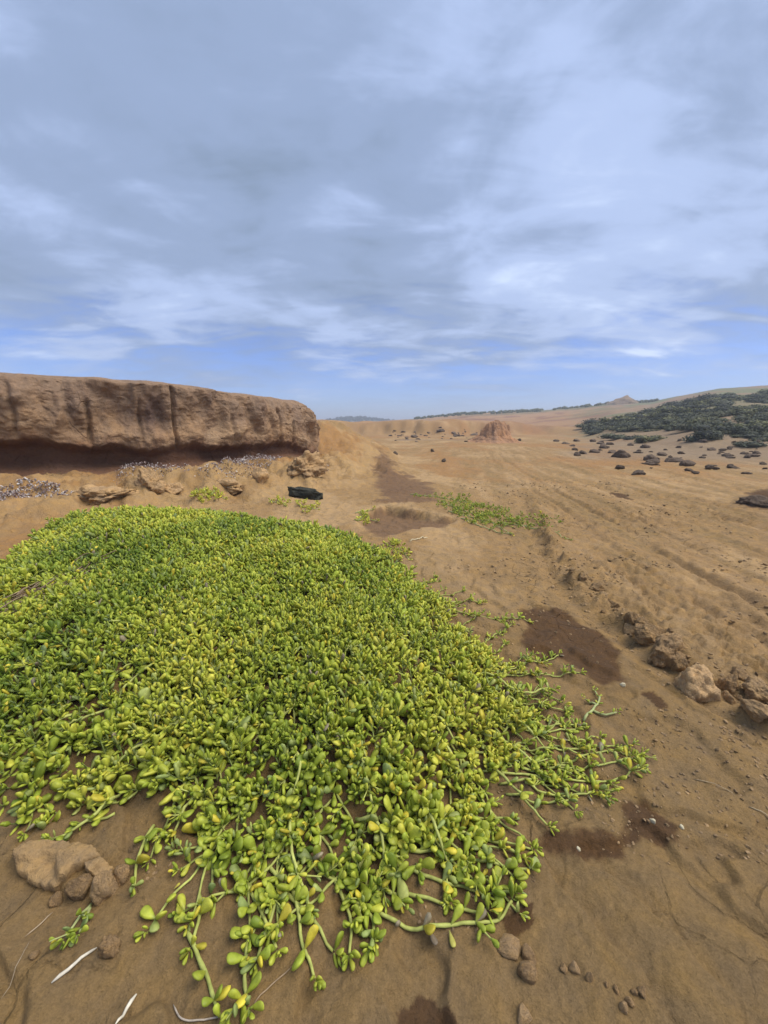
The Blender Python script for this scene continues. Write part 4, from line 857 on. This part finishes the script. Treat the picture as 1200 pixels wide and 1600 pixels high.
def gravel(px, n, label, lift=.08):
    P = np.array([on_ground(u, v-5)[0] for u, v in px]); c = P.mean(0); lo, hi = P[:, :2].min(0), P[:, :2].max(0)
    x = rng.uniform(lo[0], hi[0], n*6); y = rng.uniform(lo[1], hi[1], n*6); d = sdist(x, y, [tuple(q[:2]) for q in P]) + .05*fbm2(x*6, y*6, 3, 173); k = np.where(d < 0)[0][:n]; x, y, d = x[k], y[k], d[k]; n = len(x)
    z = H(x, y) + lift*np.clip(-d/.2, 0, 1)*rng.random(n) + .004
    V0, F0 = ico(1); s = rng.uniform(.006, .015, n)*rng.uniform(.7, 1.3, n); V = []
    for i in range(n):
        R = np.array(Euler(rng.uniform(0, 6.28, 3)).to_matrix()); V.append((V0*np.array([1, .65, .4])*s[i]*rng.uniform(.8, 1.2, (len(V0), 1))) @ R.T + np.array([x[i], y[i], z[i]]))
    k = len(V0); F = (F0[None] + (np.arange(n)*k)[:, None, None]).reshape(-1, 3)
    pal = np.array([[.56, .51, .46], [.36, .30, .28], [.20, .14, .13], [.12, .075, .06], [.28, .2, .17]]); C = np.repeat(pal[rng.choice(5, n, p=[.26, .22, .2, .2, .12])]*rng.uniform(.8, 1.15, (n, 1)), k, 0)
    o = mesh_np('shell_gravel', np.vstack(V), F, M_gravel, C, smooth=False); tag(o, label, 'gravel', kind='stuff')
gravel([(172, 742), (200, 728), (240, 732), (300, 735), (275, 744), (225, 750), (195, 758), (178, 752)], 1500, 'white flecked shell gravel behind the squat tan boulder')
gravel([(285, 742), (330, 730), (380, 724), (430, 716), (442, 722), (420, 738), (395, 750), (350, 748), (310, 750)], 3400, 'broad white shell gravel patch under the middle of the bank')
gravel([(-30, 770), (20, 757), (60, 756), (100, 762), (120, 770), (90, 778), (40, 782), (-10, 800)], 900, 'dark and white shell gravel under the left end of the bank')
gravel([(495, 735), (510, 732), (516, 740), (505, 745)], 80, 'small scatter of white shell gravel at the right end of the bank')

# ------------------------------------------------------------------ middle distance
def mound():
    p, t = on_ground(780, 692); w = 64*t/FPX; h = 32*t/FPX; na, nr = 160, 60
    A, R0 = np.meshgrid(np.linspace(0, 2*np.pi, na, endpoint=False), np.linspace(0.001, 1.7, nr)); x = np.cos(A)*R0; y = np.sin(A)*R0
    rr = R0*(1+.26*fbm2(np.cos(A)*1.1+3, np.sin(A)*1.1, 2, 181, .5)) + .12*fbm2(x*2.5, y*2.5, 3, 182) + .12*np.clip(-x, 0, 1)*0
    z = h*(.62*(1-sst(.36, .80, rr)) + .38*(1-sst(.55, 1.5, rr + .25*np.clip(x, 0, 1)))) + .10*h*fbm2(x*2.2, y*2.2, 4, 184, .6)*(rr < 1.1) - .12*(R0 > 1.6)
    z -= .22*h*np.clip(-x-.1, 0, .8)*(rr < .8)
    V = np.stack([x*w*.5, y*w*.5, z], -1).reshape(-1, 3); i = np.arange(nr-1)[:, None]*na + np.arange(na)[None, :]; j = np.arange(nr-1)[:, None]*na + (np.arange(na)[None, :]+1) % na
    o = mesh_np('earth_mound', V, np.stack([i, j, j+na, i+na], -1).reshape(-1, 4)[:, ::-1], M_mesa); o.location = (p[0], p[1]+w*.5, p[2]-.02); tag(o, 'reddish eroded earth stack standing in the valley floor', kind='structure')
    # ridge-top crag
    a = (950-600)/FPX/CP; R = float(ridge_R(np.array(a))); w2 = 40*R/FPX; h2 = 10*R/FPX
    V, F = ico(4); S = V.copy(); S[:, 0] *= w2*.6; S[:, 1] *= w2*.4; S[:, 2] = np.sign(S[:, 2])*np.abs(S[:, 2])*h2*1.5
    S[:, 2] *= np.interp(S[:, 0]/w2, [-.6, -.1, .12, .3, .6], [.35, .7, 1.0, .55, .35]); S *= (1+.2*fbm3(S[:, 0]*.5, S[:, 1]*.5, S[:, 2]*.5, 4, 183)[:, None])
    o = mesh_np('crag', S, F, earth_mat('crag_rock', False, (.25, .175, .115), fine=3, bump=.8, bdist=.1, coarse=.8)); x = a*R*.94; o.location = (x, R*.94, Hs(x, R*.94)-.2*h2); tag(o, 'small pointed crag on the distant ridge', kind='structure')
mound()
def shrub_mesh(seed, n=900):
    r = np.random.RandomState(seed); lob = r.normal(0, .40, (6, 3)); lob[:, 2] = np.abs(lob[:, 2])*.5+.12; lr = r.uniform(.35, .62, 6)
    k = r.randint(0, 6, n); d = r.normal(size=(n, 3)); d /= np.linalg.norm(d, axis=1)[:, None]; c = lob[k] + d*(lr[k]*r.uniform(.60, 1.12, n))[:, None]; c[:, 2] = np.maximum(c[:, 2]*.8, .02)
    s = r.uniform(.045, .10, n)*(1.5 if n < 200 else 1); V = []; 
    a = r.normal(size=(n, 3)); a /= np.linalg.norm(a, axis=1)[:, None]; b = np.cross(a, d); b /= np.linalg.norm(b, axis=1)[:, None]+1e-6
    V = np.stack([c-a*s[:, None], c+b*s[:, None]*.7, c+a*s[:, None], c-b*s[:, None]*.7], 1).reshape(-1, 3); F = np.arange(n*4).reshape(-1, 4)
    tone = r.uniform(0.6, 1.4, n); C = np.repeat(np.array([[.090, .096, .056]])*tone[:, None], 4, 0)
    # inner twiggy mass so the crown is not see-through everywhere
    Vi, Fi = ico(2); core = []; o = 0; Fs = []
    for q in range(6):
        P = Vi*lr[q]*.68*(1+.25*fbm3(Vi[:, 0]*2+q, Vi[:, 1]*2, Vi[:, 2]*2, 3, 191)[:, None]) + lob[q]; P[:, 2] = np.maximum(P[:, 2]*.8, -.02); core.append(P); Fs.append(Fi+o); o += len(Vi)
    CV = np.vstack(core); CF = np.vstack(Fs)
    return [(V, [F], C), (CV, [CF], np.tile([.040, .042, .030], (len(CV), 1)))]
_sh = []
for sd in range(6):
    (V, F, C), (CV, CF, CC) = shrub_mesh(sd+3); mf = mesh_np('foliage', V, F, M_shrub, C, smooth=False); mc = mesh_np('branches', CV, CF, M_shrub, CC)
    _sh.append((mf.data, mc.data)); bpy.data.objects.remove(mf); bpy.data.objects.remove(mc)
def shrub(p, size, k, label, group, flat=.8):
    e = empty('scrub_bush', (p[0], p[1], p[2]-.06*size)); tag(e, label, 'bush', group); e.rotation_euler = (0, 0, rng.uniform(0, 6.28)); e.scale = (size, size, size*flat)
    for nm, me in zip(('foliage', 'branches'), _sh[k % 6]): o = bpy.data.objects.new(nm, me); col.objects.link(o); o.parent = e
ZONE = [(915, 672), (935, 660), (975, 655), (1010, 645), (1040, 636), (1080, 627), (1130, 618), (1210, 612), (1240, 615), (1240, 700), (1180, 698), (1130, 690), (1060, 688), (1010, 690), (960, 684), (920, 680)]
GAP = [[(1108, 662), (1130, 648), (1178, 650), (1172, 660), (1150, 672), (1120, 668)], [(1030, 688), (1050, 682), (1065, 690), (1050, 698)], [(1135, 628), (1170, 618), (1160, 632), (1140, 636)]]
def scrub():
    got = 0; pts = []; us = rng.uniform(912, 1240, 3200); vs = rng.uniform(610, 702, 3200); ok = inside(us, vs, ZONE)
    for g in GAP: ok &= ~inside(us, vs, g)
    us, vs = us[ok], vs[ok]; PP, TT = on_ground_many(us, vs); nzs = fbm2(PP[:, 0]*.16, PP[:, 1]*.10, 3, 221)
    for k in range(len(us)):
        u, v, p, t = us[k], vs[k], PP[k], TT[k]
        if t > 130 or nzs[k] < (-.35 if v < 672 or u > 1090 else -.2) or any(np.hypot(p[0]-q[0], p[1]-q[1]) < .42*(1+.3*q[2]) for q in pts): continue
        size = rng.uniform(.45, 1.6)*np.interp(t, [15, 40, 90], [.55, 1.0, 1.8]); pts.append((p[0], p[1], size))
        zone = ('dark scrub bush at the lower edge of the hillside thicket, near the scattered rocks', 'bushes at the lower edge of the thicket') if v > 682 else (('dark scrub bush along the upper skyline edge of the hillside thicket', 'bushes at the top of the thicket') if v < 634 else ('dark scrub bush in the middle of the thicket on the right hillside', 'bushes inside the hillside thicket'))
        shrub(p, size, k, *zone, rng.uniform(.38, .75)); got += 1
        if got >= 290: break
    print('SHRUBS', got)
scrub()
DR = [(1002, 741, 24, 9), (972, 732, 18, 7), (1010, 700, 16, 8), (1062, 722, 36, 10), (1038, 712, 18, 7), (975, 715, 26, 14), (960, 708, 18, 6), (900, 704, 12, 6), (903, 712, 13, 5), (930, 708, 16, 8), (1150, 732, 18, 6), (1080, 736, 16, 6), (1090, 740, 12, 5), (1115, 704, 14, 6), (1180, 714, 24, 6),
      (955, 695, 16, 5), (940, 694, 12, 4), (885, 694, 14, 4), (1145, 716, 16, 4), (1000, 708, 14, 4), (1020, 727, 26, 5), (1100, 716, 10, 4), (1170, 740, 14, 4), (870, 690, 10, 4), (1120, 728, 12, 3), (1195, 726, 12, 6)]
for i, (u, v, w, h) in enumerate(DR):
    rock('dark_rock', 'low dark rock scattered on the tan flat below the thicket', 'rock', u, v, w, h*.8, M_lava, i, 'dark rocks scattered below the thicket', sub=3, sink=.3, rough=.12)
for i in range(60):
    u = rng.uniform(890, 1200); v = rng.uniform(688, 738) if u > 1000 else rng.uniform(688, 715); w = rng.gamma(2.2, 3.2) + 3
    rock('dark_rock', 'low dark rock scattered on the tan flat below the thicket', 'rock', u, v, w, w*rng.uniform(.3, .5), M_lava, i, 'dark rocks scattered below the thicket', sub=3, sink=.3, rough=.12)
rock('dark_rock', 'wide dark crusted rock at the right picture edge on the flat', 'rock', 1190, 790, 50, 18, M_lava, 2, sub=4, sink=.4, rough=.14)
for i in range(46):
    u = rng.uniform(602, 752); v = 682 + rng.normal(0, 4.5) + (u-600)*-.01; w = rng.gamma(2, 2.4) + 2.5
    rock('dark_rock', 'dark rock in the low rubble field left of the red mound', 'rock', u, v, w, w*rng.uniform(.2, .38), M_lava, i, 'rubble left of the red mound', sub=3, sink=.3, rough=.12)
for u, v, w, h, lab in [(676, 706, 7, 5, 'small dark stone alone on the sandy flat, nearer the mound'), (694, 721, 10, 5, 'small dark stone alone on the sandy flat, nearer the mat'), (618, 710, 8, 5, 'small dark stone at the foot of the spur'), (740, 688, 8, 5, 'dark stone just left of the red mound'), (812, 689, 8, 4, 'dark stone just right of the red mound')]:
    rock('dark_stone', lab, 'stone', u, v, w, h, M_lava, 3, sub=3, sink=.2)
# far wooded hill and the wooded rim, each a mass of tiny crowns
def far_hill():
    n = 90; X = np.linspace(-120, 40, n); Y = np.linspace(370, 460, 30); XX, YY = np.meshgrid(X, Y, indexing='ij'); c = at_depth(556, 655, 400)
    Z = -2 + (c[2]+3.2)*np.exp(-((XX-c[0])/52)**2)*np.exp(-((YY-405)/40)**2) + 0.8*fbm2(XX*.05, YY*.05, 3, 201)
    C = np.tile([.075, .085, .05], (XX.size, 1)); o = mesh_np('hill', np.stack([XX, YY, Z], -1).reshape(-1, 3), grid_faces(n, 30)[:, ::-1], M_cliff, C); tag(o, 'far dark wooded hill beyond the spur', kind='structure')
    return XX, YY, Z
def wood(name, label, pos, smin, smax, tone):
    (V, F, C), (CV, CF, CC) = shrub_mesh(5, 90); parts = []; cc = []
    Vi, Fi = ico(1)
    for p in pos:
        s = rng.uniform(smin, smax); parts.append((V*s + p, F)); cc.append(C*tone); parts.append((Vi*np.array([.7, .7, .5])*s + p + np.array([0, 0, .3*s]), [Fi])); cc.append(np.tile(np.array([.03, .034, .022])*tone, (len(Vi), 1)))
    V, F = join_geo(parts); o = mesh_np(name, V, F, M_shrub, np.vstack(cc), smooth=False); tag(o, label, 'wood', kind='stuff')
XX, YY, Z = far_hill()
k = rng.choice(XX.size, 260, p=(lambda q: q/q.sum())(np.clip(Z.ravel(), 0, 9)**2)); wood('far_wood', 'low dark wood covering the far hill', np.stack([XX.ravel()[k]+rng.normal(0, 1, 260), YY.ravel()[k], Z.ravel()[k]], 1), 1.5, 3.2, 1.3)
def rim_wood():
    pos = []
    for i in range(330):
        u = rng.choice([rng.uniform(645, 830), rng.uniform(795, 835), rng.uniform(850, 1000)], p=[.6, .12, .28]); a = (u-600)/FPX/CP; R = float(ridge_R(np.array(a)))*rng.uniform(.93, 1.05); pos.append((a*R, R, 0))
    pos = np.array(pos); pos[:, 2] = H(pos[:, 0], pos[:, 1]) - .1
    wood('rim_wood', 'thin line of low dark bushes along the distant ridge', np.array(pos), .5, 1.3, 1.5)
rim_wood()
# loose crumbs of soil too many to count
def crumbs():
    n = 9000; x = np.concatenate([rng.uniform(1.1, 4.2, n*2//3), rng.uniform(-1.2, 2.2, n//3), rng.uniform(-.8, 1.3, 3500)]); y = np.concatenate([rng.uniform(.6, 2.8, n//3)**1.0, rng.uniform(1, 7, n//3), rng.uniform(.35, 3.2, n//3), rng.uniform(.38, 1.2, 3500)])
    den = fbm2(x*1.4, y*1.4, 4, 211) + .5*np.exp(-((x-np.interp(y, np.array(RIDGE)[:, 1], np.array(RIDGE)[:, 0]))/.15)**2); k = (den > .05) & (sdist(x, y, MATP) > .03); x, y = x[k], y[k]; n = len(x)
    s = rng.gamma(1.3, .0024, n)*(1+.35*np.hypot(x, y)); s = np.minimum(np.clip(s, .0015, .020), np.interp(np.hypot(x, y), [.5, 1.2, 2.2, 4], [.004, .006, .011, .020])); z = H(x, y); V0, F0 = ico(1); V = []
    for i in range(n):
        R = np.array(Euler((rng.normal(0, .3), rng.normal(0, .3), rng.uniform(0, 6.28))).to_matrix()); V.append((V0*np.array([1, .75, .5])*s[i]*rng.uniform(.7, 1.25, (len(V0), 1))) @ R.T + np.array([x[i], y[i], z[i]+s[i]*.15]))
    m = len(V0); C = np.repeat(np.array([[.30, .2, .105]])*rng.uniform(.6, 1.3, (n, 1)), m, 0)
    o = mesh_np('soil_crumbs', np.vstack(V), (F0[None] + (np.arange(n)*m)[:, None, None]).reshape(-1, 3), M_ground, C, smooth=False); tag(o, 'loose crumbs of soil strewn over the bare ground', 'crumbs', kind='stuff')
crumbs()
# ------------------------------------------------------------------ haze
def haze():
    bm = bmesh.new(); bmesh.ops.create_cube(bm, size=1.0); me = bpy.data.meshes.new('haze'); bm.to_mesh(me); bm.free(); o = bpy.data.objects.new('haze', me); col.objects.link(o)
    zmax = 26; zmin = -12; o.scale = (2600, 2600, zmax-zmin); o.location = (0, 0, (zmax+zmin)/2)
    m = bpy.data.materials.new('haze_air'); m.use_nodes = True; nt = m.node_tree; nt.nodes.remove(nt.nodes['Principled BSDF'])
    v = nt.nodes.new('ShaderNodeVolumePrincipled'); v.inputs['Color'].default_value = (.86, .91, 1.0, 1); v.inputs['Density'].default_value = .0021; v.inputs['Anisotropy'].default_value = .2
    nt.links.new(v.outputs[0], nt.nodes['Material Output'].inputs['Volume']); me.materials.append(m); tag(o, 'thin pale haze hanging over the valley', 'haze', kind='stuff')
haze()
